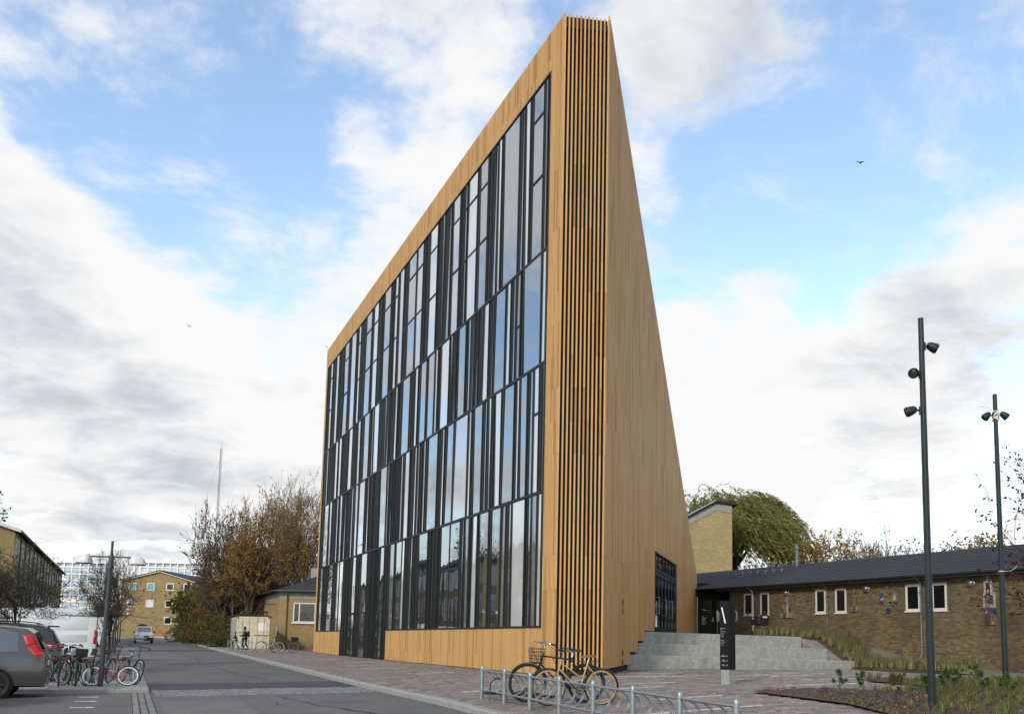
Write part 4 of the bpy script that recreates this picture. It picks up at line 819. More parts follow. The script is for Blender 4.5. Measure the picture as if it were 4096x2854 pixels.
def bicycle(name, x, y, z, heading, label, frame='black_paint', style='city', tyre='rubber', rim='steel', rim_w=.03, saddle='black_paint', extras=(), lean=0, group=None, wb=1.06, r=.345, lie=0, steer=0, bars='black_paint', sc=1.0):
    o = empty(name, (x, y, z), heading, label, 'bicycle', group); o.rotation_euler = (lean, 0, heading) if not lie else (0, 0, heading)
    if lie: o.rotation_euler = Euler((lie, 0, heading), 'XYZ')
    o.scale = (sc, sc, sc)
    BB, ST, HT, HB, FA = (.44, 0, .29), (.27, 0, .80), (.80, 0, .86), (.855, 0, .66), (wb, 0, r)
    f = MB(); f.tube([BB, ST], .016, 8); f.tube([HB, HT], .019, 8)
    if style == 'city': f.tube([(.285, 0, .76), (.81, 0, .82)], .015, 8)
    elif style == 'mixte': f.tube([(.82, 0, .79), (.68, 0, .71), (.5, 0, .58), (.43, 0, .545), (.355, 0, .555)], .015, 8)
    elif style == 'low': f.tube([(.84, 0, .72), (.62, 0, .52), (.42, 0, .42), (.385, 0, .45)], .018, 8)
    f.tube([(.85, 0, .69), BB], .018, 8)
    for s in (-1, 1): f.tube([(.44, s * .02, .29), (0, s * .055, r)], .0095, 6); f.tube([(.285, s * .012, .76), (.12, s * .045, .55), (0, s * .055, r)], .0085, 6)
    f.build('frame', frame, o, True, 50)
    k = MB(); k.tube([(.855, 0, .66), (.87, 0, .62)], .02, 8)
    for s in (-1, 1): k.tube([(.865, s * .02, .63), (.88, s * .05, .58), (.98, s * .05, .43), (wb, s * .05, r)], .011, 6)
    k.build('fork', frame, o, True, 50)
    wheel(o, 0, r, tyre, rim, rim_w); wheel(o, wb, r, tyre, rim, rim_w)
    s_ = MB(); s_.tube([(.275, 0, .78), (.25, 0, .88)], .013, 8); s_.build('seat_post', 'chrome', o)
    # saddle: a pear-shaped loft
    s_ = MB(); n = 7; secs = [(-.13, .06, .0), (-.10, .085, .012), (-.03, .075, .008), (.05, .04, .0), (.12, .022, -.004), (.145, .01, -.012)]
    for (xx, hw, dz) in secs:
        for j in range(n): a = math.pi * j / (n - 1); s_.v.append((.24 + xx, hw * math.cos(a), .91 + dz + .03 * math.sin(a) - (.012 if j in (0, n - 1) else 0)))
    s_.f = [(i * n + j, i * n + j + 1, (i + 1) * n + j + 1, (i + 1) * n + j) for i in range(5) for j in range(n - 1)] + [tuple(range(n - 1, -1, -1)), tuple(5 * n + j for j in range(n))] + [(i * n, (i + 1) * n, (i + 1) * n + n - 1, i * n + n - 1) for i in range(5)]
    s_.build('saddle', saddle, o, True, 60)
    h = MB(); h.tube([(.80, 0, .86), (.785, 0, 1.0), (.83, 0, 1.03)], .012, 8)
    h.tube([(.64, -.28, 1.02), (.74, -.27, 1.05), (.82, -.18, 1.06), (.835, -.06, 1.03), (.835, .06, 1.03), (.82, .18, 1.06), (.74, .27, 1.05), (.64, .28, 1.02)], .0115, 8); hb = h.build('handlebar', bars, o, True, 60)
    for s in (-1, 1): q = MB(); q.tube([(.63, s * .28, 1.02), (.74, s * .272, 1.05)], .017, 8); q.build('grip', 'rubber', hb); q = MB(); q.tube([(.78, s * .24, 1.045), (.74, s * .235, 1.0), (.68, s * .23, .985)], .006, 5); q.build('brake_lever', 'chrome', hb)
    c = MB(); c.tube([(.44, -.055, .29), (.44, .055, .29)], .02, 8); c.lathe([(.085, -.003), (.095, 0), (.085, .003), (.06, .003), (.06, -.003), (.085, -.003)], 16, T(.44, .045, .29) @ RX(R(90))); c.tube([(.44, .06, .29), (.51, .06, .14)], .009, 6); c.tube([(.44, -.06, .29), (.37, -.06, .44)], .009, 6); c.box(.47, .55, .06, .15, .125, .15); c.box(.33, .41, -.15, -.06, .43, .455); c.build('crank', 'zinc_dark', o)
    if 'guards' in extras:
        for xc, a0, a1 in ((0, R(-15), R(170)), (wb, R(10), R(150))):
            m_ = MB(); pr = r + .012
            for a in rng(a0, a1, 14):
                for w_, dr in ((-.026, -.008), (-.014, .003), (.014, .003), (.026, -.008)): m_.v.append((xc - (pr + dr) * math.cos(a), w_, r + (pr + dr) * math.sin(a)))
            m_.f = [(i * 4 + j, i * 4 + j + 1, i * 4 + 5 + j, i * 4 + 4 + j) for i in range(14) for j in range(3)]; m_.tube([(xc, .06, r), (xc - pr * math.cos(R(25)), .026, r + pr * math.sin(R(25)))], .003, 4); m_.build('mudguard', 'black_paint', o, True)
    if 'chainguard' in extras: m_ = MB(); m_.rbox((.24, .06, .31), (.56, .025, .11), .01); m_.build('chain_guard', 'black_paint', o)
    if 'rack' in extras:
        m_ = MB()
        for s in (-1, 1): m_.tube([(.16, s * .06, .73), (-.22, s * .065, .73), (-.24, s * .03, .73)], .006, 5); m_.tube([(-.08, s * .065, .73), (0, s * .06, r)], .005, 5)
        for xx in (.1, 0, -.1, -.2): m_.tube([(xx, -.06, .73), (xx, .06, .73)], .005, 4)
        m_.build('carrier', 'zinc_dark' if 'chrome_rack' not in extras else 'chrome', o)
    if 'tail' in extras: m_ = MB(); m_.rbox((-.245, 0, .70), (.03, .09, .05), .006); m_.build('tail_light', 'tail_red', o)
    if 'crate' in extras: m_ = MB(); crate(m_, (-.05, 0, .86), (.42, .3, .22)); m_.build('crate', 'black_paint', o)
    if 'basket' in extras:
        m_ = MB(); bx0, bx1, bz0, bz1 = .80, 1.03, .70, .95
        for t in rng(0, 1, 4): zz = bz0 + (bz1 - bz0) * t; e = .02 * (1 - t); m_.tube([(bx0 + e, -.17 + e, zz), (bx1 - e, -.17 + e, zz), (bx1 - e, .17 - e, zz), (bx0 + e, .17 - e, zz)], .0045, 4, closed=True)
        for t in rng(0, 1, 6):
            for y_ in (-1, 1): m_.tube([(bx0 + .02 + (bx1 - bx0 - .04) * t, y_ * .15, bz0), (bx0 + (bx1 - bx0) * t, y_ * .17, bz1)], .003, 3, False)
            for xx, x2 in ((bx0 + .02, bx0), (bx1 - .02, bx1)): m_.tube([(xx, -.15 + .3 * t, bz0), (x2, -.17 + .34 * t, bz1)], .003, 3, False)
            m_.tube([(bx0 + .02, -.15 + .3 * t, bz0), (bx1 - .02, -.15 + .3 * t, bz0)], .003, 3, False)
        m_.build('basket', 'black_paint' if 'pale_basket' not in extras else 'cream_bike', o)
    if 'cables' in extras:
        m_ = MB()
        for s in (-1, 1): m_.tube([(.78, s * .22, 1.04), (.93, s * .16, 1.07), (1.0, s * .04, .95), (.93, s * .01, .8), (.87, 0, .7)], .004, 4)
        m_.build('cables', 'rubber', o)
    if 'cover' in extras:
        m_ = MB(T(.22, 0, .935)); m_.lathe([(.001, -.075), (.09, -.06), (.105, -.01), (.09, .05), (.001, .075)], 12, Matrix.Diagonal((1.75, .95, .78, 1))); m_.build('saddle_cover', 'black_cloth', o, True)
    return o
def crate(b, c, d):
    x, y, z = d[0] / 2, d[1] / 2, d[2] / 2; t = .008
    for (a0, a1, b0, b1, z0, z1) in ((-x, x, -y, -y + t, -z, z), (-x, x, y - t, y, -z, z), (-x, -x + t, -y + t, y - t, -z, z), (x - t, x, -y + t, y - t, -z, z), (-x, x, -y, y, -z - t, -z)): b.box(c[0] + a0, c[0] + a1, c[1] + b0, c[1] + b1, c[2] + z0, c[2] + z1)
plain('black_cloth', (.01, .01, .011), .9, var=.2)
plain('tail_red', (.42, .01, .012), .25, var=.05)
def gz(x, y): return G(*UV(x, y)) + .012
hd = math.atan2(-.35, -.995)
bicycle('bicycle', .785, 17.21, gz(.6, 17.1), hd, 'mustard yellow bicycle with tan rims and brown leather saddle in the cycle stand', 'bike_yellow', 'mixte', 'rubber', 'rim_tan', .032, 'leather', ('guards', 'cables'), lean=R(3))
hd2 = math.atan2(-.28, -1.1)
bicycle('bicycle', .50, 17.78, gz(.2, 17.8), hd2, 'black city bicycle with front basket and padded saddle cover behind the yellow one', 'black_paint', 'city', 'rubber', 'black_paint', .022, 'black_paint', ('guards', 'chainguard', 'basket', 'cables', 'cover', 'rack'), lean=R(-3), bars='chrome', sc=1.1)
bicycle('bicycle', -.15, 18.55, gz(-.5, 18.9) + .04, math.atan2(.62, -1.05), 'black bicycle lying on its side on the pavers', 'black_paint', 'low', 'rubber', 'steel', .02, 'black_paint', ('guards',), lie=R(-84))
# bicycles parked on the slab island by the cars (street frame headings)
def bike_uv(u, v, z, h, *a, **k): p = W(u, v, z); return bicycle('bicycle', p.x, p.y, p.z, ROT + R(h), *a, **k)
gI = 'bicycles parked on the slab island by the cars'; zi = Z_ISL
bike_uv(2.6, -13.45, zi, 25, 'dark bicycle with shiny bars right behind the grey estate car', 'black_paint', 'city', extras=('guards', 'rack', 'tail'), lean=R(6), group=gI, bars='chrome')
bike_uv(2.5, -13.05, zi, 40, 'black bicycle with red tail light second from the grey estate car', 'black_paint', 'city', extras=('guards', 'rack', 'tail'), lean=R(-5), group=gI)
bike_uv(2.4, -12.78, zi, 20, 'black bicycle with black plastic crate among the parked bicycles', 'black_paint', 'low', extras=('guards', 'rack', 'crate'), lean=R(4), group=gI)
bike_uv(2.2, -12.5, zi, 30, 'white and chrome bicycle with carrier left of the street lamp foot', 'white_bike', 'city', extras=('guards', 'rack', 'chrome_rack', 'tail'), lean=R(-6), group=gI, bars='chrome', rim='chrome')
bike_uv(2.55, -12.28, zi, -15, 'grey bicycle with pale rims right next to the street lamp', 'zinc', 'low', extras=('guards', 'basket'), lean=R(8), group=gI, rim='cream_bike')
bike_uv(3.6, -11.7, zi, 200, 'navy black bicycle leaning over beside the street lamp with a red tail light', 'black_paint', 'city', extras=('guards', 'rack', 'tail'), lean=R(-12), group=gI)
bike_uv(1.75, -11.52, zi + .02, 85, 'small red bicycle toppled against the street lamp foot', 'red_paint', 'low', extras=('guards',), lean=R(22), group=gI, sc=.78, rim='white_bike', rim_w=.035)
# steel hoops between them
hp = MB(); hp.tube([(0, -.3, 0), (0, -.3, .7), (0, -.22, .78), (0, .22, .78), (0, .3, .7), (0, .3, 0)], .022, 8); hpm = hp.mesh('hoop', 'pole_paint')
for k, v in enumerate((-13.0, -12.62, -12.25)):
    o = link('cycle_hoop', hpm, None, W(2.15 + .1 * k, v, zi), (0, 0, ROT + R(70))); tag(o, ('dark steel cycle hoop nearest the grey people carrier', 'dark steel cycle hoop amid the black bicycles on the slab island', 'dark steel cycle hoop close to the tall street lamp foot')[k], 'cycle hoop', 'cycle hoops on the slab island')
# far bicycles and small racks by the container
gF = 'bicycles by the container'
zf = G(35, -4) + .01
bicycle('bicycle', -17.95, 57.6, zf, math.atan2(-.75, -1.2), 'cream green bicycle with a pale front basket parked before the brick annex', 'cream_bike', 'low', extras=('guards', 'rack', 'basket', 'pale_basket'), group=gF, rim='cream_bike', lean=R(4), sc=1.06)
bicycle('bicycle', -17.45, 59.0, zf, math.atan2(-.55, -1.25), 'dark bicycle with black crate on its carrier by the brick annex', 'black_paint', 'city', extras=('guards', 'rack', 'crate'), group=gF, lean=R(-4), sc=1.06)
for k, (x, y, lab) in enumerate(((-21.5, 59.6, 'small galvanised cycle rack close to the container corner'), (-18.75, 53.6, 'small galvanised cycle rack right beside the cream bicycle front wheel'))):
    o = empty('low_cycle_rack', (x, y, G(*UV(x, y)) + .01), ROT, lab, 'bike rack', 'small cycle racks by the container')
    for j, dx in enumerate((-.42, 0, .42)): b = MB(); b.tube([(0, dx, -.02), (0, dx, .78 if j != 1 else .84)], .03, 8); b.build('post', 'galvanised', o)
    for z in (.68, .22): b = MB(); b.tube([(0, -.42, z), (0, .42, z)], .018, 6); b.build('rail', 'galvanised', o)

# ------------------------------------------------------------------ buildings on the left and far behind
def win(parent, M, x, z, w, h, mat='glass_window', fr=.09, name='window', fmat='white_frame', d=.05):
    """a framed window on the face y = 0 of M (outward is -y)"""
    b = MB(M)
    for x0, x1, z0, z1 in ((x, x + fr, z, z + h), (x + w - fr, x + w, z, z + h), (x + fr, x + w - fr, z, z + fr), (x + fr, x + w - fr, z + h - fr, z + h)): b.box(x0, x1, -d, .03, z0, z1)
    o = b.build(name, fmat, parent); q = MB(M); q.box(x + fr, x + w - fr, -.012, .02, z + fr, z + h - fr); q.build('pane', mat, o); return o
plain('curtain_blue', (.16, .36, .42), .8, var=.3, vscale=6); plain('curtain_white', (.62, .63, .60), .8, var=.15)
glass_mat('glass_blind', (.33, .34, .34), .12)
blk = street_empty('brick_apartment_block', 59.4, -20.3, .2, 0, 'three-storey yellow brick apartment block with rows of tall windows lining the street', 'building')
BL, BW = 58, 11.6
b = MB(); b.prism([(0, 0), (BL, 0), (BL, BW), (0, BW)], -.5, 9.5); b.add([(0, 0, 9.5), (0, BW, 9.5), (0, BW / 2, 11.3), (BL, 0, 9.5), (BL, BW, 9.5), (BL, BW / 2, 11.3)], [(0, 2, 1), (3, 4, 5)]); b.build('wall', 'brick_yellow', blk)
b = MB(); b.add([(-.35, -.45, 9.42), (BL + .3, -.45, 9.42), (BL + .3, BW / 2, 11.45), (-.35, BW / 2, 11.45), (-.35, BW + .45, 9.42), (BL + .3, BW + .45, 9.42), (-.35, -.45, 9.6), (BL + .3, -.45, 9.6), (BL + .3, BW / 2, 11.63), (-.35, BW / 2, 11.63), (-.35, BW + .45, 9.6), (BL + .3, BW + .45, 9.6)],
      [(6, 7, 8, 9), (9, 8, 11, 10), (1, 0, 3, 2), (2, 3, 4, 5), (0, 1, 7, 6), (5, 4, 10, 11), (1, 2, 8, 7), (2, 5, 11, 8)]); b.build('roof', 'roof_felt', blk)
b = MB(); b.add([(-.37, -.45, 9.36), (-.37, BW / 2, 11.38), (-.37, BW + .45, 9.36), (-.37, BW + .45, 9.59), (-.37, BW / 2, 11.62), (-.37, -.45, 9.59)], [(0, 5, 4, 1), (1, 4, 3, 2)]); b.build('verge_board', 'white_frame', blk)
MG = T(0, BW, 0) @ RZ(R(-90))     # gable: x runs along -y, outward is -x of the block
for k in range(3):
    z = 1.3 + 3.0 * k
    win(blk, MG, BW - 2.9, z, 1.15, 1.35, 'glass_blind' if k == 2 else 'glass_window', .12); win(blk, MG, BW - 6.3, z, 1.9, 1.35, ('glass_window', 'glass_blind', 'glass_window')[k], .12); win(blk, MG, BW - 9.4, z, 1.15, 1.35, 'glass_window', .12)
x = .6; k = 0; I4 = Matrix.Identity(4)
while x < BL - 3:
    for j in range(3):
        z = .9 + 3.0 * j
        for dx, w in ((0, .55), (.7, .55), (1.4, .8), (2.35, .55)): win(blk, I4, x + dx, z, w, 2.05, 'glass_blind' if (k + j + int(dx * 3)) % 3 else 'glass_window', .07)
    b = MB(); b.tube([(x + 3.35, -.1, 9.3), (x + 3.35, -.1, 0)], .06, 6); b.build('downpipe', 'zinc_dark', blk)
    x += 3.9; k += 1
fg = empty('gabled_apartment_house', (-73.6, 150, 1.0), 0, 'yellow brick gable house with twelve square windows and an arched doorway closing the street', 'building'); GW = 12.0
b = MB(RX(R(90))); b.prism([(0, -1), (GW, -1), (GW, 9.55), (6.4, 11.0), (0, 9.55)], -20, 0); b.build('wall', 'brick_yellow', fg)
b = MB(RX(R(90))); b.prism([(-.4, 9.45), (6.4, 11.2), (GW + .4, 9.45), (GW + .4, 9.65), (6.4, 11.4), (-.4, 9.65)], -20.3, .3); b.build('roof', 'roof_felt', fg)
b = MB(RX(R(90))); b.prism([(-.4, 9.35), (6.4, 11.08), (GW + .4, 9.35), (GW + .4, 9.46), (6.4, 11.19), (-.4, 9.46)], .28, .33); b.build('verge_board', 'white_frame', fg)
for j, z in enumerate((8.35, 5.55, 2.75)):
    for i, x in enumerate((1.25, 4.3, 7.5, 10.4)):
        if j == 2 and i < 2: continue
        win(fg, I4, x, z - .4, 1.3, 1.25, 'curtain_blue' if j == 0 and i < 2 else 'curtain_white' if (j, i) == (1, 1) else 'glass_window', .16, d=.08)
b = MB(RX(R(90))); b.prism([(3.2, -1), (4.8, -1), (4.8, 1.9)] + [(4.0 + .8 * math.cos(a), 1.9 + .5 * math.sin(a)) for a in rng(.2, math.pi - .2, 6)] + [(3.2, 1.9)], 0, .03); b.build('doorway', 'anthracite_matt', fg)
b = MB(); b.box(8.2, 11.2, -.5, 0, -.3, .8); b.build('plinth', 'concrete', fg)
def tower(x, y, w, floors, bays, label, seed):
    o = empty('apartment_tower', (x, y, .3), R(8), label, 'tower block', 'white tower blocks beyond the trees'); rt = random.Random(seed); fh = 3.3; H = floors * fh + 2
    b = MB(); b.box(0, w, .6, 12, 0, H); b.build('wall', plain('tower_wall' + str(seed), (.40, .42, .44), .7), o)
    b = MB(); b.box(-.3, w + .3, -.2, 12.2, H, H + 1.1); rf = b.build('roof', 'tower_white', o)
    for k in range(4): q = MB(); xx = rt.uniform(2, w - 3); q.box(xx, xx + rt.uniform(1.2, 3), 3, 6, H + 1.1, H + 1.1 + rt.uniform(.8, 2.4)); q.build('roof_box', 'tower_white', rf)
    bw = w / bays
    for k in range(floors + 1): b = MB(); b.box(-.1, w + .1, -.1, .62, k * fh - .25, k * fh + .35); b.build('floor_band', 'tower_white', o)
    for k in range(bays + 1): b = MB(); b.box(k * bw - .22, k * bw + .22, -.2, .61, 0, H - .01); b.build('pier', 'tower_white', o)
    q = MB(); q.box(0, bw - .5, .3, .5, 0, 1.5); pm1 = q.mesh('window', 'glass_tower'); q = MB(); q.box(0, bw - .5, .1, .3, 0, .85); pm2 = q.mesh('balcony_panel', 'tower_blue'); q = MB(); q.box(0, bw - .5, .1, .3, 0, .85); pm3 = q.mesh('balcony_panel', 'tower_white')
    for f_ in range(floors):
        for k in range(bays): link('window', pm1, o, (k * bw + .25, 0, f_ * fh + 1.4)); link('balcony_panel', pm2 if (f_ + k // 3) % 3 else pm3, o, (k * bw + .25, 0, f_ * fh + .42))
    return o
plain('tower_white', (.86, .87, .88), .6, var=.03); plain('tower_blue', (.30, .45, .68), .6, var=.05); glass_mat('glass_tower', (.34, .36, .36), .25)
tower(-252, 425, 33, 10, 9, 'white and blue tower block behind the end of the brick apartment block', 21)
tower(-197.5, 420, 36, 10, 11, 'white and blue tower block behind the gabled house and the autumn trees', 22)
lh = empty('low_house', (-112, 215, .5), R(10), 'low pale house with a dark roof half hidden behind the street trees', 'house')
b = MB(); b.box(0, 14, 0, 8, -1, 5.0); b.build('wall', plain('render_cream', (.58, .55, .46), .8), lh)
b = MB(); b.add([(-.5, -.5, 5), (14.5, -.5, 5), (14.5, 4, 8), (-.5, 4, 8), (14.5, 8.5, 5), (-.5, 8.5, 5)], [(0, 1, 2, 3), (3, 2, 4, 5), (0, 3, 5), (1, 4, 2)]); b.build('roof', 'roof_felt', lh)
for x in (1.5, 5, 8.5, 11.5): win(lh, I4, x, 1.8, 1.4, 1.5)
# brick annex beyond the library
ax = empty('brick_annex', (-23.8, 76, .55), R(5), 'single-storey yellow brick annex with a big dark window beside the library end', 'building')
aL = Vector((-.4325, .9016)); ca, sa = math.cos(R(-5)), math.sin(R(-5)); aLl = Vector((aL.x * ca - aL.y * sa, aL.x * sa + aL.y * ca)) * 13.7
b = MB(); b.prism([(0, 0), (12, 0), (12 + aLl.x, aLl.y), (aLl.x, aLl.y)], -.6, 4.2); b.build('wall', 'brick_yellow', ax)
b = MB(); b.prism([(-.02, -.02), (12, -.02), (12 + aLl.x, aLl.y), (aLl.x - .02, aLl.y)], 4.2, 4.85); b.build('concrete_band', plain('band_grey', (.26, .245, .22), .85), ax)
b = MB(); c0 = Vector((5.5, 0)) + aLl * .5; b.add([(-.45, -.45, 4.85), (12, -.45, 4.85), (12 + aLl.x, aLl.y + .4, 4.85), (aLl.x - .5, aLl.y + .4, 4.85), (2.6, 5, 6.7), (12, 5, 6.7)], [(0, 1, 5, 4), (0, 4, 3), (4, 5, 2, 3), (3, 2, 1, 0)]); b.build('roof', 'roof_felt', ax)
b = MB(); b.tube([(-.5, -.5, 4.86), (12, -.5, 4.86)], .075, 8); b.tube([(-.5, -.5, 4.86), (aLl.x - .55, aLl.y, 4.86)], .075, 8); b.build('gutter', 'zinc_dark', ax)
b = MB(); b.box(1.6, 12, 4.5, 4.8, 6.2, 7.2); b.build('parapet', 'concrete', ax)
b = MB(); b.tube([(.62, -.42, 4.8), (.62, -.1, 4.4), (.62, -.08, .3), (.5, -.1, .1)], .05, 8); b.build('downpipe', plain('pipe_brown', (.14, .075, .035), .6), ax)
w_ = win(ax, I4, 1.15, 2.25, 1.85, 1.65, 'glass_window', .09); b = MB(); b.box(1.6, 1.7, -.05, .0, 2.34, 3.81); b.build('mullion', 'white_frame', w_); b = MB(); b.box(1.05, 3.1, -.14, .02, 2.13, 2.24); b.build('sill', 'white_frame', w_)
b = MB(); b.rbox((-.16, .25, 1.45), (.1, .34, .8), .04); b.build('wall_box', 'lamp_white', ax)
b = MB(); b.box(1.0, 12, -.06, .0, -.3, .35); b.build('plinth', plain('render_patch', (.22, .14, .11), .9, var=.5, vscale=2.5), ax)
# shipping container
ct = empty('shipping_container', (-25.55, 71, .5), R(5), 'rusty cream shipping container with closed doors beside the brick annex', 'container')
plain('cream_paint', (.50, .44, .31), .6, var=.22, vscale=2.2); plain('rust', (.16, .06, .03), .8, var=.4, vscale=8); plain('grey_side', (.34, .335, .31), .6, var=.15)
cd = aLl.normalized(); CL = 4.2; b = MB(); n = 24
for k in range(n):
    p0, p1 = cd * (CL * k / n), cd * (CL * (k + 1) / n); o_ = -.04 if k % 2 else 0
    b.add([(p0.x + o_, p0.y, .1), (p1.x + o_, p1.y, .1), (p1.x + o_, p1.y, 2.5), (p0.x + o_, p0.y, 2.5)], [(3, 2, 1, 0)])
b.build('side_panel', 'grey_side', ct)
b = MB(); e = cd * CL; b.prism([(.03, .04), (2.5, .04), (2.5 + e.x, e.y), (.03 + e.x, e.y)], .08, 2.56); b.build('shell', 'cream_paint', ct)
b = MB()
for x0, x1, z0, z1 in ((0, .12, 0, 2.6), (2.42, 2.54, 0, 2.6), (.12, 2.42, 2.46, 2.6), (.12, 2.42, 0, .14)): b.box(x0, x1, -.02, .12, z0, z1)
b.build('door_frame', 'cream_paint', ct)
for x0 in (.14, 1.28):
    b = MB(); b.box(x0, x0 + 1.12, 0, .06, .16, 2.44); d = b.build('door', 'cream_paint', ct)
    for xx in (x0 + .3, x0 + .82):
        q = MB(); q.tube([(xx, -.04, .1), (xx, -.04, 2.5)], .022, 6)
        for z in (.3, .9, 1.6, 2.3): q.box(xx - .06, xx + .06, -.05, .0, z - .05, z + .05)
        q.build('locking_bar', 'cream_paint', d)
    q = MB(); q.box(x0 + .1, x0 + .95, -.055, -.05, 1.12, 1.19); q.build('lever', 'rust', d)
for x in (0, 2.42):
    for z in (0, 2.48): b = MB(); b.box(x - .01, x + .15, -.03, .16, z - .01, z + .14); b.build('corner_casting', 'rust', ct)
b = MB(); b.box(1.6, 2.25, -.012, 0, 1.5, 2.15); b.build('notice', 'white_frame', ct); b = MB(); b.box(.2, .62, -.012, 0, 1.28, 1.42); b.build('green_sticker', plain('sticker_lime', (.06, .3, .12), .5), ct)
b = MB(); b.box(.9, 2.3, .3, 2.0, 2.6, 2.68); b.build('roof_sheet', 'anthracite', ct)
# distant lattice mast
ms = empty('radio_mast', (-272, 700, 0), 0, 'tall thin guyed lattice radio mast far behind the autumn trees', 'mast')
b = MB(); Hm = 150; rr = .75
for k in range(3):
    a = 2 * math.pi * k / 3; b.tube([(rr * math.cos(a), rr * math.sin(a), 0), (rr * math.cos(a), rr * math.sin(a), Hm)], .16, 4)
for z in range(0, Hm, 2):
    for k in range(3): a, c = 2 * math.pi * k / 3, 2 * math.pi * (k + 1) / 3; b.tube([(rr * math.cos(a), rr * math.sin(a), z), (rr * math.cos(c), rr * math.sin(c), z + 2)], .07, 3, False)
b.tube([(0, 0, Hm), (0, 0, Hm + 6)], .12, 4); plain('mast_grey', (.24, .22, .22), .6); b.build('lattice', 'mast_grey', ms)
b = MB()
for k in range(3):
    a = 2 * math.pi * k / 3 + .4
    for z in (60, 105, 142): b.tube([(0, 0, z), (85 * math.cos(a), 85 * math.sin(a), 0)], .035, 3, False)
b.build('guy_wire', 'mast_grey', ms)

# ------------------------------------------------------------------ street lamps with two white domes
def lamp_proto():
    o = empty('street_lamp', (0, 0, 0)); b = MB(); b.tube([(0, 0, -.05), (0, 0, 1.2), (0, 0, 3.25)], [.068, .06, .045], 12); b.build('pole', 'lamp_pole', o, True, 60)
    b = MB(); b.tube([(0, 0, 3.05), (0, 0, 3.35), (0, 0, 3.42)], [.075, .06, .045], 12); b.tube([(0, 0, 3.4), (0, 0, 3.78)], .034, 10); b.build('collar', 'lamp_pole', o, True, 60)
    b = MB(); b.tube([(-.5, 0, 3.36), (.5, 0, 3.36)], .022, 8); b.build('arm', 'lamp_pole', o, True, 60)
    for s in (-1, 1):
        # a dome that is blunt at the pole side and runs out flatter to the far side
        q = MB(T(s * .72, 0, 3.16)); n, m_ = 14, 7
        for j in range(m_ + 1):
            t = math.pi / 2 * j / m_
            for k in range(n):
                a = 2 * math.pi * k / n; cx_ = math.cos(a); rx = .30 if cx_ * s > 0 else .11; q.v.append((rx * cx_ * math.cos(t) ** .9, .17 * math.sin(a) * math.cos(t) ** .8, .25 * math.sin(t)))
        o0 = 0; q.f += [(j * n + k, j * n + (k + 1) % n, (j + 1) * n + (k + 1) % n, (j + 1) * n + k) for j in range(m_) for k in range(n)]
        q.v = [tuple(Vector(p) + Vector((s * .60, 0, 3.18))) for p in q.v]; d = q.build('lamp_dome', 'lamp_white', o, True)
        q = MB(); q.lathe([(.001, 0), (.2, 0), (.205, -.02), (.001, -.022)], 14, T(s * .695, 0, 3.185) @ Matrix.Diagonal((.98, .8, 1, 1))); q.build('diffuser', 'zinc_dark', d)
    return o
plain('lamp_pole', (.028, .04, .042), .4, var=.15)
lamp = lamp_proto(); first = True
for u, v, rz, lab in ((1.84, -12.15, 15, 'tall street lamp with two white domes on the slab island with bicycles'), (40, -12.3, 80, 'street lamp with two white domes beside the second slab island trees'), (64.6, -12.4, 80, 'street lamp with two white domes on the far parking strip'), (92, -12.4, 80, 'street lamp with two white domes near the doorway of the gabled house'), (62, -17.2, 60, 'street lamp with two white domes close to the brick apartment block'), (44, -17.6, 70, 'street lamp with two white domes behind the white panel van'), (72, -2.4, 75, 'street lamp with two white domes behind the shipping container'), (86, -3.0, 75, 'street lamp with two white domes among the bushes by the autumn trees')):
    o = lamp if first else copy_tree(lamp); first = False
    o.location = W(u, v, G(u, v) + (.1 if u < 3 else 0)); o.rotation_euler = (0, R(1.0) if u < 3 else 0, ROT + R(-rz) if u > 3 else R(0)); tag(o, lab, 'street lamp', 'twin-dome street lamps along the street')
lamp.rotation_euler = (0, R(.8), R(4))

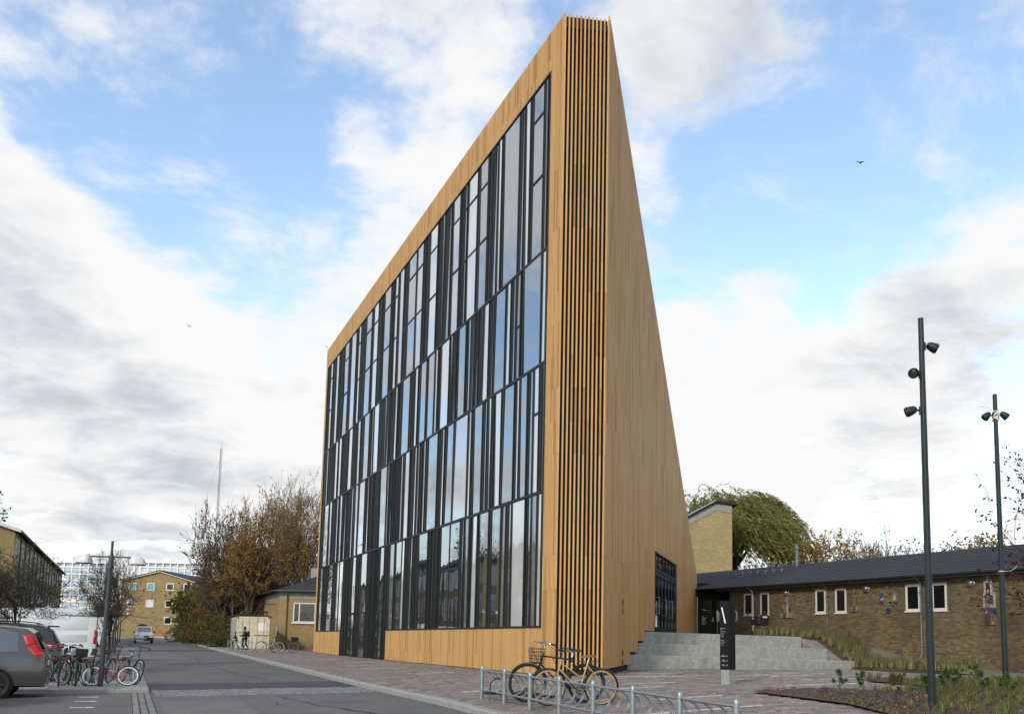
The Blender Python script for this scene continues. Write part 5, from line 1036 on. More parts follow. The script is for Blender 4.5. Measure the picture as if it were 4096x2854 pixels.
# ------------------------------------------------------------------ vehicles
plain('paint_grey', (.078, .073, .068), .25, .5, coat=.7, var=.03); plain('paint_dark', (.012, .014, .02), .22, .2, coat=.8, var=.03); plain('paint_white', (.62, .64, .64), .3, 0, coat=.5, var=.03); plain('paint_silver', (.30, .31, .32), .28, .5, coat=.6, var=.03)
plain('bumper_black', (.02, .021, .022), .6, var=.1); plain('alloy', (.33, .33, .34), .3, .8, var=.05); plain('alloy_dark', (.03, .03, .032), .35, .4, var=.1); plain('lamp_clear', (.6, .6, .6), .1, .3, var=.05); plain('plate_yellow', (.65, .42, .02), .5, var=.05); plain('plate_white', (.7, .7, .7), .5, var=.05)
def vehicle(name, u, v, heading, label, paint, prof, belt, hw, roofw, Wd, sides, front, rear, wheels, lights, group=None, cat='car', lower='bumper_black', rim='alloy', z=None, extras=()):
    """prof: (x, top height) from the tail (x = 0) to the nose; windows are laid on the lofted body"""
    o = street_empty(name, u, v, road_z(u, v) if z is None else z, R(heading), label, cat, group); Lh = prof[-1][0]; gc = .26
    def zt(x): return interp(x, prof)
    def half(x): return hw * (1 - .10 * max(0, (x - (Lh - .7)) / .7) ** 2 - .05 * max(0, (.35 - x) / .35) ** 2)
    def rw(x):
        t = min(max((zt(x) - belt) / .35, 0), 1); return half(x) * (.86 + (roofw - .86) * t)
    def sec(x):
        h, t = half(x), zt(x); bl = min(belt, t - .015)
        return [(0, t), (rw(x) * .6, t - .004), (rw(x), t - .035 if t > belt + .1 else t - .012), (h * .965, bl), (h, bl - .10), (h, max(.52, gc + .2)), (h * .985, gc + .04), (h * .8, gc)]
    xs = sorted(set([round(x, 3) for x in rng(0, Lh, 44)] + [p[0] for p in prof])); b = MB(); n = 8
    for x in xs:
        s_ = sec(x); ring = [(x - Lh / 2, y, z_) for y, z_ in s_] + [(x - Lh / 2, -y, z_) for y, z_ in s_[:0:-1]]; b.v += ring
    m_ = 15; b.f = [(i * m_ + j, i * m_ + (j + 1) % m_, (i + 1) * m_ + (j + 1) % m_, (i + 1) * m_ + j) for i in range(len(xs) - 1) for j in range(m_)] + [tuple(range(m_ - 1, -1, -1)), tuple((len(xs) - 1) * m_ + j for j in range(m_))]
    body = b.build('body', paint, o, True, 32)
    def sidept(x, t, s, off=.006):
        s_ = sec(x); (y1, z1), (y0, z0) = s_[2], s_[3]; return (x - Lh / 2, s * (y0 + (y1 - y0) * t + off), z0 + (z1 - z0) * t + off * .3)
    def lowpt(x, z_, s, off=.006): return (x - Lh / 2, s * (half(x) + off), z_)
    for s in (1, -1):
        for k, poly in enumerate(sides):          # each window: list of (x, t)
            q = MB(); q.v = [sidept(x, t, s) for x, t in poly]; q.f = [tuple(range(len(poly)))] if s < 0 else [tuple(range(len(poly) - 1, -1, -1))]; q.build('side_window', 'glass_car', body)
    def topglass(x0, x1, nm, inset=.9):
        q = MB(); k = 6
        for x in rng(x0, x1, k):
            w = rw(x) * inset
            for y in (-w, -w * .5, 0, w * .5, w): 
                sl = (zt(x + .02) - zt(x - .02)) / .04; nn = Vector((-sl, 0, 1)).normalized(); q.v.append((x - Lh / 2 + nn.x * .008, y, zt(x) - .004 * (abs(y) / w) + nn.z * .008))
        q.f = [(i * 5 + j, (i + 1) * 5 + j, (i + 1) * 5 + j + 1, i * 5 + j + 1) for i in range(k) for j in range(4)]; q.build(nm, 'glass_car', body, True)
    topglass(*front, 'windscreen')
    if rear: topglass(rear[0], rear[1], 'rear_window', .85)
    bl = MB()
    for s in (1, -1):
        bl.v += [lowpt(x, z_, s, .004) for x in (wheels[0] + .42, wheels[1] - .42) for z_ in (gc + .02, gc + .12)]; k = len(bl.v) - 4; bl.f.append((k, k + 1, k + 3, k + 2))
    bl.build('sill', lower, body)
    for nm, mt, x0, x1, y0, y1, z0, z1 in lights:
        for s in ((1, -1) if y0 >= 0 and y1 > 0 and y0 > .01 else (1,)):
            q = MB(); ya, yb = sorted((s * y0, s * y1)); q.rbox(((x0 + x1) / 2 - Lh / 2, (ya + yb) / 2, (z0 + z1) / 2), (x1 - x0, yb - ya, z1 - z0), min(.02, (x1 - x0) * .3)); q.build(nm, mt, body)
    for x in wheels:
        for s in (1, -1):
            M = T(x - Lh / 2, s * (hw - .10), Wd) @ RX(R(-90 * s))
            q = MB(M); q.lathe([(Wd * 1.13, -.05), (Wd * 1.13, .108), (Wd * .6, .112)], 24); q.build('wheel_arch', 'anthracite_matt', body)
            q = MB(M); q.lathe([(Wd * .66, .06), (Wd * .68, .118), (Wd * .9, .128), (Wd, .1), (Wd, -.08), (Wd * .6, -.08)], 28); t = q.build('wheel', 'rubber', o, True, 40)
            q = MB(M); q.lathe([(.001, .085), (.05, .1), (.055, .085), (Wd * .2, .075), (Wd * .2, .03), (Wd * .64, .03), (Wd * .66, .116), (Wd * .69, .119)], 28)
            for k in range(5): a = 2 * math.pi * k / 5; ca, sa = math.cos(a), math.sin(a); q.add([(ca * .03 - sa * .05, sa * .03 + ca * .05, .095), (ca * .03 + sa * .05, sa * .03 - ca * .05, .095), (ca * Wd * .66 + sa * .03, sa * Wd * .66 - ca * .03, .115), (ca * Wd * .66 - sa * .03, sa * Wd * .66 + ca * .03, .115)], [(3, 2, 1, 0)])
            q.build('rim', rim, t, True, 40)
    if 'rails' in extras:
        for s in (1, -1):
            x0, x1 = extras['rails']; q = MB(); q.tube([(x - Lh / 2, s * (rw(x) - .05), zt(x) + (.045 if x0 + .1 < x < x1 - .1 else 0)) for x in rng(x0, x1, 12)], .014, 6); q.build('roof_rail', 'bumper_black', body)
    for s in (1, -1):
        if 'mirror' in extras: xm, zm = extras['mirror']; q = MB(); q.rbox((xm - Lh / 2, s * (hw + .10), zm), (.12, .2, .15), .03); q.build('mirror', lower, body)
    if 'door_lines' in extras:
        for xx in extras['door_lines']:
            for s in (1, -1): q = MB(); q.v = [lowpt(xx - .006, gc + .15, s, .003), lowpt(xx + .006, gc + .15, s, .003), lowpt(xx + .006, belt - .12, s, .003), lowpt(xx - .006, belt - .12, s, .003)]; q.f = [(0, 1, 2, 3)]; q.build('door_gap', 'anthracite_matt', body)
    if 'trim' in extras:
        for z_ in extras['trim']:
            for s in (1, -1): q = MB(); q.v = [lowpt(x, zz, s, .004) for x in (.15, Lh - 1.2) for zz in (z_ - .008, z_ + .008)]; q.f = [(0, 1, 3, 2)]; q.build('side_crease', 'anthracite_matt', body)
    def flank(x, z_):
        sc = sec(x); (y1, z1_), (y0, z0_) = sc[2], sc[3]
        if z_ > z0_: k_ = (z_ - z0_) / max(z1_ - z0_, .01); return y0 + (y1 - y0) * min(k_, 1)
        return half(x) + (y0 - half(x)) * max(0, (z_ - (z0_ - .1)) / .1)
    for mt, poly in extras.get('flank', ()) if extras else ():
        for s in (1, -1):
            q = MB(); gx, gy = 4, 6; (ax_, az_), (bx_, bz_), (cx2, cz2), (dx_, dz_) = poly
            for j in range(gy + 1):
                for i in range(gx + 1):
                    e_, f_ = i / gx, j / gy; x = (ax_ + (bx_ - ax_) * e_) * (1 - f_) + (dx_ + (cx2 - dx_) * e_) * f_; z_ = (az_ + (bz_ - az_) * e_) * (1 - f_) + (dz_ + (cz2 - dz_) * e_) * f_; z_ = min(z_, zt(x) - .03); edge = i in (0, gx) or j in (0, gy); q.v.append((x - Lh / 2, s * (flank(x, z_) + (-.004 if edge else .016)), z_))
            q.f = [(j * (gx + 1) + i, j * (gx + 1) + i + 1, (j + 1) * (gx + 1) + i + 1, (j + 1) * (gx + 1) + i) for j in range(gy) for i in range(gx)]; q.build('tail_light' if mt == 'tail_red' else 'flank_trim', mt, body)
    if 'panels' in extras:        # pressed panels on a van's flank
        for (x0, x1, z0, z1) in extras['panels']:
            q = MB(); s_ = 1; q.v = []
            e = .05
            for (x, z_, d) in ((x0, z0, .001), (x1, z0, .001), (x1, z1, .001), (x0, z1, .001), (x0 + e, z0 + e, .022), (x1 - e, z0 + e, .022), (x1 - e, z1 - e, .022), (x0 + e, z1 - e, .022)): q.v.append((x - Lh / 2, flank(x, z_) + d, z_))
            q.f = [(7, 6, 5, 4), (4, 5, 1, 0), (5, 6, 2, 1), (6, 7, 3, 2), (7, 4, 0, 3)]; q.build('flank_panel', paint, body, True, 30)
    return o
MPVP = [(0, .62), (.03, .95), (.10, 1.12), (.28, 1.50), (.42, 1.60), (.9, 1.655), (1.9, 1.665), (2.6, 1.60), (3.35, 1.10), (3.6, 1.02), (4.15, .88), (4.35, .72), (4.4, .5)]
side_mpv = [[(.56, .10), (.60, .82), (.95, .90), (1.28, .92), (1.28, .06)], [(1.36, .07), (1.36, .88), (2.2, .88), (2.2, .05)], [(2.28, .05), (2.28, .88), (2.62, .82), (3.1, .06)]]
L_ = 4.4
vehicle('parked_car', -.15, -15.42, 90, 'grey people carrier with tall red tail lights parked beside the slab island', 'paint_grey', MPVP, 1.0, .90, .74, .325, side_mpv, (2.62, 3.32), (.10, .28), (.97, 3.55),
        [('head_light', 'lamp_clear', 4.0, 4.25, .5, .82, .68, .82), ('rear_bumper', 'paint_grey', -.03, .12, 0, .84, .38, .68), ('number_plate', 'plate_white', -.015, .01, 0, .26, .74, .86), ('exhaust', 'chrome', -.02, .14, .44, .5, .26, .31)], 'cars parked along the street', rim='alloy_dark', extras={'rails': (.55, 2.4), 'door_lines': (1.32, 2.24), 'mirror': (2.9, 1.05), 'trim': (.90,), 'flank': (('tail_red', [(.52, 1.44), (.30, 1.46), (.18, 1.22), (.42, 1.18)]), ('tail_red', [(.42, 1.18), (.18, 1.22), (.04, .97), (.22, .93)]))})
SUVP = [(0, .62), (.03, .98), (.10, 1.15), (.30, 1.55), (.5, 1.68), (1.2, 1.74), (2.0, 1.73), (2.7, 1.62), (3.4, 1.15), (4.3, .95), (4.55, .75), (4.6, .5)]
side_suv = [[(.62, .25), (.75, .75), (1.2, .86), (1.3, .86), (1.3, .1)], [(1.38, .1), (1.38, .86), (2.15, .86), (2.15, .06)], [(2.23, .06), (2.23, .85), (2.7, .8), (3.15, .06)]]
vehicle('parked_car', 7.0, -15.65, 90, 'black estate car with red tail lights and roof spoiler behind the bicycles', 'paint_dark', SUVP, 1.06, .92, .72, .34, side_suv, (2.72, 3.36), (.10, .3), (.85, 3.65),
        [('tail_light', 'tail_red', .015, .06, .50, .84, .99, 1.13), ('head_light', 'lamp_clear', 4.2, 4.42, .5, .84, .72, .88), ('spoiler', 'paint_dark', .12, .42, 0, .62, 1.62, 1.67), ('rear_bumper', 'bumper_black', -.03, .12, 0, .86, .36, .66), ('number_plate', 'plate_white', -.015, .015, 0, .26, .76, .88)], 'cars parked along the street', extras={'rails': (.6, 2.5), 'door_lines': (1.34, 2.19), 'mirror': (2.95, 1.1), 'flank': (('tail_red', [(.46, 1.13), (.05, 1.13), (.03, .99), (.30, .98)]),)})
vehicle('parked_car', -3.35, -16.45, 90, 'silver car of which only the tail shows beside the grey people carrier', 'paint_silver', [(x, z - .12 if z > .9 else z) for x, z in MPVP], .93, .88, .72, .31, side_mpv, (2.62, 3.32), (.10, .28), (.78, 3.48),
        [('tail_light', 'tail_red', .02, .16, .6, .89, .78, .98), ('head_light', 'lamp_clear', 4.0, 4.25, .5, .82, .68, .82), ('rear_bumper', 'paint_silver', -.05, .12, 0, .84, .34, .62)], 'cars parked along the street', extras={'mirror': (2.9, .98)})
VANP = [(0, .55), (.02, 2.30), (.08, 2.44), (.3, 2.5), (3.5, 2.5), (3.95, 2.42), (4.25, 2.15), (4.85, 1.42), (5.2, 1.22), (5.45, 1.0), (5.5, .6)]
van = vehicle('panel_van', 23.4, -15.65, 90, 'big white panel van parked nose in beside the second slab island', 'paint_white', VANP, 1.42, 1.0, .86, .36, [[(3.55, .02), (3.55, .62), (4.0, .62), (4.32, .45), (4.62, .04)]], (4.2, 4.85), None, (.95, 4.45),
        [('tail_light', 'tail_red', -.012, .03, .84, .955, .85, 1.5), ('rear_bumper', 'bumper_black', -.06, .2, 0, .98, .36, .68), ('head_light', 'lamp_clear', 5.05, 5.35, .6, .9, .9, 1.15)], 'vans along the street', 'van', extras={'mirror': (4.35, 1.6), 'panels': ((.35, 1.75, 1.5, 2.18), (1.85, 3.3, 1.5, 2.18), (.35, 1.75, .95, 1.36), (1.85, 3.3, .95, 1.36)), 'door_lines': (3.45,), 'trim': (.9,), 'flank': (('tail_red', [(.10, 1.52), (.01, 1.56), (.01, .85), (.13, .85)]), ('lamp_clear', [(.085, 1.36), (.03, 1.38), (.03, 1.15), (.09, 1.15)]))})
v2 = copy_tree(van); v2.location = W(58, -15.9, road_z(58, -15.9)); tag(v2, 'white panel van half hidden behind the street lamps further along the street', 'van')
o = vehicle('parked_car', 47, -15.8, 90, 'dark car parked between the two white panel vans', 'paint_dark', MPVP, 1.0, .90, .72, .315, side_mpv, (2.62, 3.32), (.10, .28), (.78, 3.48), [('tail_light', 'tail_red', .02, .2, .66, .905, 1.0, 1.3), ('rear_bumper', 'bumper_black', -.03, .12, 0, .84, .38, .68)], 'cars parked along the street')
o2 = copy_tree(o); o2.location = W(66, -15.6, road_z(66, -15.6)); tag(o2, 'dark car parked beyond the second white panel van', 'car')
o3 = vehicle('parked_car', 71, -15.4, 90, 'white car parked furthest along the parking strip', 'paint_white', MPVP, 1.0, .90, .72, .315, side_mpv, (2.62, 3.32), (.10, .28), (.78, 3.48), [('tail_light', 'tail_red', .02, .2, .66, .905, 1.0, 1.3), ('rear_bumper', 'paint_white', -.03, .12, 0, .84, .38, .68)], 'cars parked along the street')
PVP = [(0, .55), (.03, 1.5), (.1, 1.7), (.35, 1.80), (1.6, 1.83), (2.6, 1.80), (2.9, 1.72), (3.45, 1.18), (3.7, 1.08), (4.2, .95), (4.35, .75), (4.38, .5)]
vehicle('delivery_van', 84.5, -10.0, 180, 'small white delivery van driving towards the library along the road', 'paint_white', PVP, 1.1, .90, .80, .32, [[(2.3, .03), (2.3, .85), (2.85, .82), (3.3, .05)]], (2.88, 3.44), None, (.75, 3.5),
        [('head_light', 'lamp_clear', 4.0, 4.30, .52, .84, .78, .95), ('grille', 'bumper_black', 4.28, 4.42, 0, .5, .68, .80), ('front_bumper', 'bumper_black', 4.1, 4.44, 0, .88, .30, .62), ('number_plate', 'plate_yellow', 4.43, 4.46, 0, .27, .44, .56), ('rear_bumper', 'bumper_black', -.05, .15, 0, .86, .34, .64)], 'vans along the street', 'van', extras={'mirror': (3.1, 1.2)})
# red and white barrier at the end of the street
br = street_empty('road_barrier', 118, -6.2, G(118, -6.2), 0, 'red and white plastic road barrier at the end of the street', 'barrier'); plain('barrier_red', (.62, .08, .03), .5)
for k, y in enumerate((-1.2, .4)):
    b = MB(); b.box(-.08, .08, y - .12, y + .12, -.05, 1.1); b.build('post', 'barrier_red', br)
for z in (.35, .95): b = MB(); b.box(-.04, .04, -1.3, 1.9, z - .09, z + .09); b.build('board', 'barrier_red' if z > .5 else 'lamp_white', br)
b = MB(); b.box(-.045, .045, -.7, -.1, .861, 1.039); b.build('white_band', 'lamp_white', br)

# ------------------------------------------------------------------ two people by the container
def skin_body(name, joints_, edges, mat, parent, root=0, sub=2):
    me = bpy.data.meshes.new(name); me.from_pydata([j[:3] for j in joints_], edges, []); ob = bpy.data.objects.new(name, me); col.objects.link(ob); ob.parent = parent
    sk = ob.modifiers.new('skin', 'SKIN'); sk.use_smooth_shade = True
    for k, j in enumerate(joints_):
        d = me.skin_vertices[0].data[k]; r_ = j[3]; d.radius = (r_, j[4] if len(j) > 4 else r_); d.use_root = k == root
    ss = ob.modifiers.new('sub', 'SUBSURF'); ss.levels = sub; ss.render_levels = sub; me.materials.append(MATS[mat]); return ob
plain('jacket_navy', (.008, .012, .028), .8, var=.2); plain('jacket_olive', (.02, .022, .018), .85, var=.2); plain('trousers', (.013, .013, .014), .85, var=.2); plain('skin_tone', (.42, .25, .18), .55, var=.08); plain('hat_teal', (.02, .10, .16), .85, var=.2); plain('bag_black', (.008, .008, .009), .7, var=.2)
def person(x, y, rz, sc, label, jacket, hood, pose, walk=.12):
    o = empty('person', (x, y, G(*UV(x, y)) + .01), rz, label, 'person', 'people by the container'); o.scale = (sc,) * 3
    # x forward, z up; one continuous figure
    J = [(0, 0, .95, .14, .17), (.0, 0, 1.18, .13, .165), (.02, 0, 1.40, .12, .19), (.04, 0, 1.50, .055), (.06, 0, 1.56, .05), (.075, 0, 1.66, .095, .08), (.075, 0, 1.74, .09, .075),
         (walk, .09, .88, .10), (walk * 1.5, .09, .50, .062), (walk * .6, .09, .10, .042), (walk * .6 + .13, .09, .04, .035), (-walk, -.09, .88, .10), (-walk * .6, -.09, .50, .062), (-walk * 2.2, -.09, .11, .042), (-walk * 2.2 + .13, -.09, .045, .035)]
    Eg = [(0, 1), (1, 2), (2, 3), (3, 4), (4, 5), (5, 6), (0, 7), (7, 8), (8, 9), (9, 10), (0, 11), (11, 12), (12, 13), (13, 14)]
    for s in (1, -1):
        k = len(J); sh, el, wr, hn = pose[s]; J += [(.02, s * .19, 1.42, .06), (*el, .045), (*wr, .032), (*hn, .03)]; Eg += [(2, k), (k, k + 1), (k + 1, k + 2), (k + 2, k + 3)]
        d = (Vector(hn) - Vector(wr)).normalized(); sd = d.cross(Vector((0, 0, 1))); sd = sd.normalized() if sd.length > .01 else Vector((0, 1, 0)); dn = sd.cross(d)
        for j in range(4): t = Vector(hn) + sd * (j - 1.5) * .019; q = len(J); J += [(*(t + d * .04), .009), (*(t + d * (.075 - .006 * abs(j - 1.5)) - dn * .015), .008)]; Eg += [(k + 3, q), (q, q + 1)]
        q = len(J); J += [(*(Vector(wr) + d * .04 + sd * .035), .01), (*(Vector(wr) + d * .075 + sd * .05), .008)]; Eg += [(k + 2, q), (q, q + 1)]
    skin_body('body', J, Eg, 'skin_tone', o)
    jk = [(0, 0, .80, .175, .20), (0, 0, 1.0, .17, .195), (.01, 0, 1.22, .16, .195), (.02, 0, 1.42, .135, .20), (.03, 0, 1.52, .085)]; je = [(0, 1), (1, 2), (2, 3), (3, 4)]
    for s in (1, -1):
        k = len(jk); sh, el, wr, hn = pose[s]; jk += [(.02, s * .2, 1.42, .085), (*el, .068), (*wr, .052)]; je += [(3, k), (k, k + 1), (k + 1, k + 2)]
    skin_body('jacket', jk, je, jacket, o)
    tr = [(0, 0, .93, .15, .17), (walk, .09, .85, .115), (walk * 1.5, .09, .50, .08), (walk * .6, .09, .13, .065), (-walk, -.09, .85, .115), (-walk * .6, -.09, .50, .08), (-walk * 2.2, -.09, .14, .065)]; skin_body('trousers', tr, [(0, 1), (1, 2), (2, 3), (0, 4), (4, 5), (5, 6)], 'trousers', o)
    for s, xx in ((1, walk * .6), (-1, -walk * 2.2)): b = MB(); b.rbox((xx + .07, s * .09, .05), (.28, .11, .10), .03); b.build('shoe', 'bag_black', o)
    b = MB(T(.055, 0, 1.67) @ Matrix.Diagonal((1.12, .95, 1.25, 1))); b.lathe([(.001, .12), (.06, .105), (.1, .06), (.118, 0), (.112, -.06), (.09, -.1)], 14, None, R(55), R(305)); b.lathe([(.001, .12), (.06, .105), (.1, .06)], 14); h = b.build('hood', hood, o, True)
    return o
arm = lambda s, f, z: ((0, s * .19, 1.42), (f * .3, s * .26, 1.14), (f, s * .2, z), (f * 1.25, s * .19, z + .0))
p1_ = person(-23.3, 66.6, R(205), .93, 'person in a navy hooded jacket with a black backpack beside the smaller one', 'jacket_navy', 'jacket_navy', {1: arm(1, .34, 1.02), -1: arm(-1, .30, 1.05)})
b = MB(); b.rbox((-.24, 0, 1.22), (.2, .32, .46), .05); bp = tag(b.build('backpack', 'bag_black', p1_), None); b = MB(); b.box(-.15, -.14, .1, .14, 1.0, 1.45); 
p2_ = person(-24.35, 67.6, R(200), .72, 'smaller person in a dark coat and teal hat stepping out in front of the container', 'jacket_olive', 'hat_teal', {1: arm(1, .3, 1.2), -1: arm(-1, .25, 1.0)}, .2)

# ------------------------------------------------------------------ mobility scooter on the terrace
sc_ = empty('mobility_scooter', (9.98, 44.9, 1.93), R(100), 'black mobility scooter with a padded seat and headrest seen from behind on the terrace', 'scooter')
b = MB(); b.rbox((-.05, 0, .28), (.95, .5, .18), .05); b.rbox((-.38, 0, .36), (.32, .54, .26), .06); b.build('chassis', plain('scooter_green', (.012, .03, .03), .35), sc_)
for x, y in ((-.36, .25), (-.36, -.25), (.5, .22), (.5, -.22)): b = MB(T(x, y, .15) @ RX(R(90))); b.lathe([(.05, -.05), (.14, -.05), (.155, -.02), (.155, .02), (.14, .05), (.05, .05)], 14); b.build('wheel', 'rubber', sc_, True, 40)
b = MB(); b.rbox((-.12, 0, .62), (.46, .48, .12), .05); b.build('seat', 'bag_black', sc_)
b = MB(RY(R(-8))); b.rbox((-.26, 0, .86), (.12, .46, .52), .05); bk = b.build('backrest', 'bag_black', sc_); b = MB(RY(R(-8))); b.rbox((-.26, 0, 1.22), (.11, .3, .18), .04); b.tube([(-.25, 0, 1.05), (-.25, 0, 1.2)], .02, 6); b.build('headrest', 'bag_black', sc_)
b = MB(RY(R(-8))); b.box(-.327, -.322, -.12, .12, .98, 1.06); b.build('label_plate', 'white_frame', bk)
b = MB(); b.tube([(.5, .05, .3), (.42, .08, .95)], .03, 8); b.tube([(.40, -.2, .95), (.42, .08, .98), (.40, .36, .95)], .016, 6); b.rbox((.42, .1, .97), (.14, .26, .1), .03); b.build('tiller', 'bag_black', sc_)
b = MB(); b.rbox((.62, .12, .72), (.22, .3, .3), .03); b.build('basket', 'bag_black', sc_)
for s in (1, -1): b = MB(); b.rbox((-.55, s * .2, .44), (.03, .09, .05), .008); b.build('tail_light', 'tail_red', sc_); b = MB(); b.tube([(-.2, s * .27, .66), (-.2, s * .29, .82), (.05, s * .29, .82)], .022, 6); b.build('armrest', 'bag_black', sc_)
b = MB(); b.tube([(.4, .38, .97), (.36, .48, 1.08), (.36, .56, 1.1)], .008, 5); b.rbox((.36, .56, 1.14), (.02, .12, .1), .01); b.build('mirror', 'bag_black', sc_)
# birds
for k, (x, y, z, a, s, lab) in enumerate(((20.6, 60, 35.5, 30, .62, 'gull gliding in the blue gap of sky right of the wedge tip'), (-39.1, 90, 33.4, 80, .5, 'gull in front of the big white cloud'), (-22.0, 80, 28.05, 60, .38, 'gull just off the top left corner of the library'))):
    o = empty('gull', (x, y, z), R(a), lab, 'bird', 'gulls in the sky'); o.rotation_euler = (R(25), R(15), R(a)); o.scale = (s, s, s)
    b = MB(); prof = [(.26, .0), (.18, .05), (.0, .075), (-.2, .05), (-.36, .02)]; n = 8
    for x_, r_ in prof:
        for j in range(n): q = 2 * math.pi * j / n; b.v.append((x_, (r_ + .004) * math.cos(q), (r_ + .004) * .85 * math.sin(q)))
    b.f = [(i * n + j, i * n + (j + 1) % n, (i + 1) * n + (j + 1) % n, (i + 1) * n + j) for i in range(4) for j in range(n)]; b.add([(-.34, -.02, 0), (-.5, -.09, .0), (-.5, .09, 0), (-.34, .02, 0)], [(0, 1, 2, 3)]); b.build('body', plain('gull_grey%d' % k, (.16, .17, .18), .8), o, True)
    for s_ in (1, -1): b = MB(); b.add([(.08, s_ * .04, .02), (.16, s_ * .3, .16), (.02, s_ * .72, .10), (-.10, s_ * .86, .05), (-.06, s_ * .6, .10), (-.06, s_ * .28, .13), (-.12, s_ * .04, .02)] + [(.08, s_ * .04, .035), (.16, s_ * .3, .175), (.02, s_ * .72, .108), (-.10, s_ * .86, .052), (-.06, s_ * .6, .108), (-.06, s_ * .28, .14), (-.12, s_ * .04, .03)], [(0, 1, 5, 6), (1, 2, 4, 5), (2, 3, 4), (7, 8, 12, 13), (8, 9, 11, 12), (9, 10, 11)]); b.build('wing', plain('gull_wing%d%d' % (k, s_), (.12, .13, .14), .8), o)

# ------------------------------------------------------------------ trees and planting
def leafquad(b, p, d, n, l, w):
    d = d.normalized(); s = d.cross(n); s = s.normalized() if s.length > 1e-4 else d.orthogonal().normalized(); s = s * (w / 2)
    o = len(b.v); b.v += [tuple(p), tuple(p + d * l * .5 + s), tuple(p + d * l), tuple(p + d * l * .5 - s)]; b.f.append((o, o + 1, o + 2, o + 3))
def rv(rt): 
    v = Vector((rt.gauss(0, 1), rt.gauss(0, 1), rt.gauss(0, 1))); return v.normalized()
def tree(name, x, y, z, h, spread, seed, label, leaf='leaf_autumn', bark='bark', leaves=3, lsize=.19, trunk=.28, levels=5, nchild=(5, 4, 4, 4), up=.5, r0=None, group=None, lobes=None, cat='tree', flat=0, keep=1.0, rad=None, rmin=0, floor=0):
    rt = random.Random(seed); o = empty(name, (x, y, z), 0, label, cat, group); tb = MB(); lb = MB(); r0 = r0 or h * .017
    def grow(p, d, l, r, lev):
        n = 3; pts = [p]; q = p.copy(); dd = d.copy()
        for k in range(n):
            dd = (dd + rv(rt) * (.10 + .05 * lev) + Vector((0, 0, up * .07 - (flat * .12 if lev > 1 else 0)))).normalized(); q = q + dd * (l / n); pts.append(q.copy())
        r = max(r, rmin); re = max(r * (.62 if lev else .7), rmin); tb.tube(pts, [r + (re - r) * k / n for k in range(n + 1)], 7 if lev == 0 else 5 if lev < 3 else 3, False)
        if lev >= levels - 1:
            for k in range(leaves):
                if rt.random() < keep: t = rt.random(); c = pts[0].lerp(pts[-1], t) + rv(rt) * lsize * .5; leafquad(lb, c, (dd + rv(rt) * 1.1 + Vector((0, 0, -.4))), rv(rt), lsize * rt.uniform(.7, 1.3), lsize * rt.uniform(.5, .8))
            return
        nc = nchild[min(lev, len(nchild) - 1)]
        for k in range(nc):
            t = rt.uniform(.35, 1.0) if k else 1.0; base = pts[0].lerp(pts[-1], t) if t < 1 else pts[-1]
            idx = min(int(t * n), n - 1); base = pts[idx].lerp(pts[idx + 1], t * n - idx) if t < 1 else pts[-1]
            a = 2 * math.pi * (k / nc) + rt.uniform(-.6, .6); side = dd.orthogonal().normalized(); side = Matrix.Rotation(a, 3, dd) @ side
            sp = (spread * (1.0 if lev else 1.15)) * rt.uniform(.6, 1.25) * (.35 if k == 0 else 1); nd = (dd + side * sp + Vector((0, 0, up * .25))).normalized()
            grow(base, nd, l * rt.uniform(.62, .86) * (1 if lev else 1.0), re * rt.uniform(.55, .8), lev + 1)
    tot = sum(.75 ** k for k in range(1, levels)); ht = h * trunk; grow(Vector((0, 0, -.1)), Vector((rt.gauss(0, .02), rt.gauss(0, .02), 1)).normalized(), ht, r0, 0)
    # bring the crown to the height asked for
    mz = max(v[2] for v in tb.v + lb.v); f = (h - ht) / max(mz - ht, .1)
    fix = lambda v: (v[0] * (f if f < 1.6 else 1.6), v[1] * (f if f < 1.6 else 1.6), v[2] if v[2] < ht else ht + (v[2] - ht) * f)
    tb.v = [fix(v) for v in tb.v]; lb.v = [fix(v) for v in lb.v]
    if rad:
        rr_ = sorted(math.hypot(v[0], v[1]) for v in tb.v); hs = rad / max(rr_[int(len(rr_) * .97)], .1)
        def wide(v): k_ = 1 if v[2] < ht * .9 else hs; return (v[0] * k_, v[1] * k_, v[2])
        tb.v = [wide(v) for v in tb.v]; lb.v = [wide(v) for v in lb.v]
    if floor:      # pruned: no limb hangs below the top of the stem
        def lift(v):
            d_ = ht * floor - v[2]; return v if d_ <= 0 or math.hypot(v[0], v[1]) < r0 * 2 else (v[0], v[1], ht * floor + d_ * .25)
        tb.v = [lift(v) for v in tb.v]; lb.v = [lift(v) for v in lb.v]
    tb.build('trunk', bark, o, True)
    if lb.f: lb.build('crown', leaf, o)
    return o
gT = 'autumn trees behind the container'
tree('autumn_tree', -32.2, 86, .7, 14.4, 0.75, 31, 'half-bare autumn tree with grey twigs on the street side of the group', 'leaf_rust', leaves=2, lsize=.18, trunk=.24, keep=.9, nchild=(7, 5, 4, 4, 3), up=0.30, group=gT, rmin=.014, levels=6, rad=4.6)
tree('autumn_tree', -29.0, 84, .7, 15.6, 0.72, 32, 'golden brown autumn tree in the middle of the group beyond the container', 'leaf_autumn', leaves=6, lsize=.19, trunk=.26, nchild=(7, 5, 4, 4, 3), up=0.30, group=gT, rmin=.014, levels=6, rad=4.2)
tree('autumn_tree', -26.6, 90, .7, 18.0, 0.65, 33, 'tallest autumn tree, thinly leaved, next to the library end', 'leaf_autumn', leaves=4, lsize=.18, trunk=.28, nchild=(7, 5, 4, 4, 3), up=0.40, group=gT, rmin=.014, levels=6, rad=4.6)
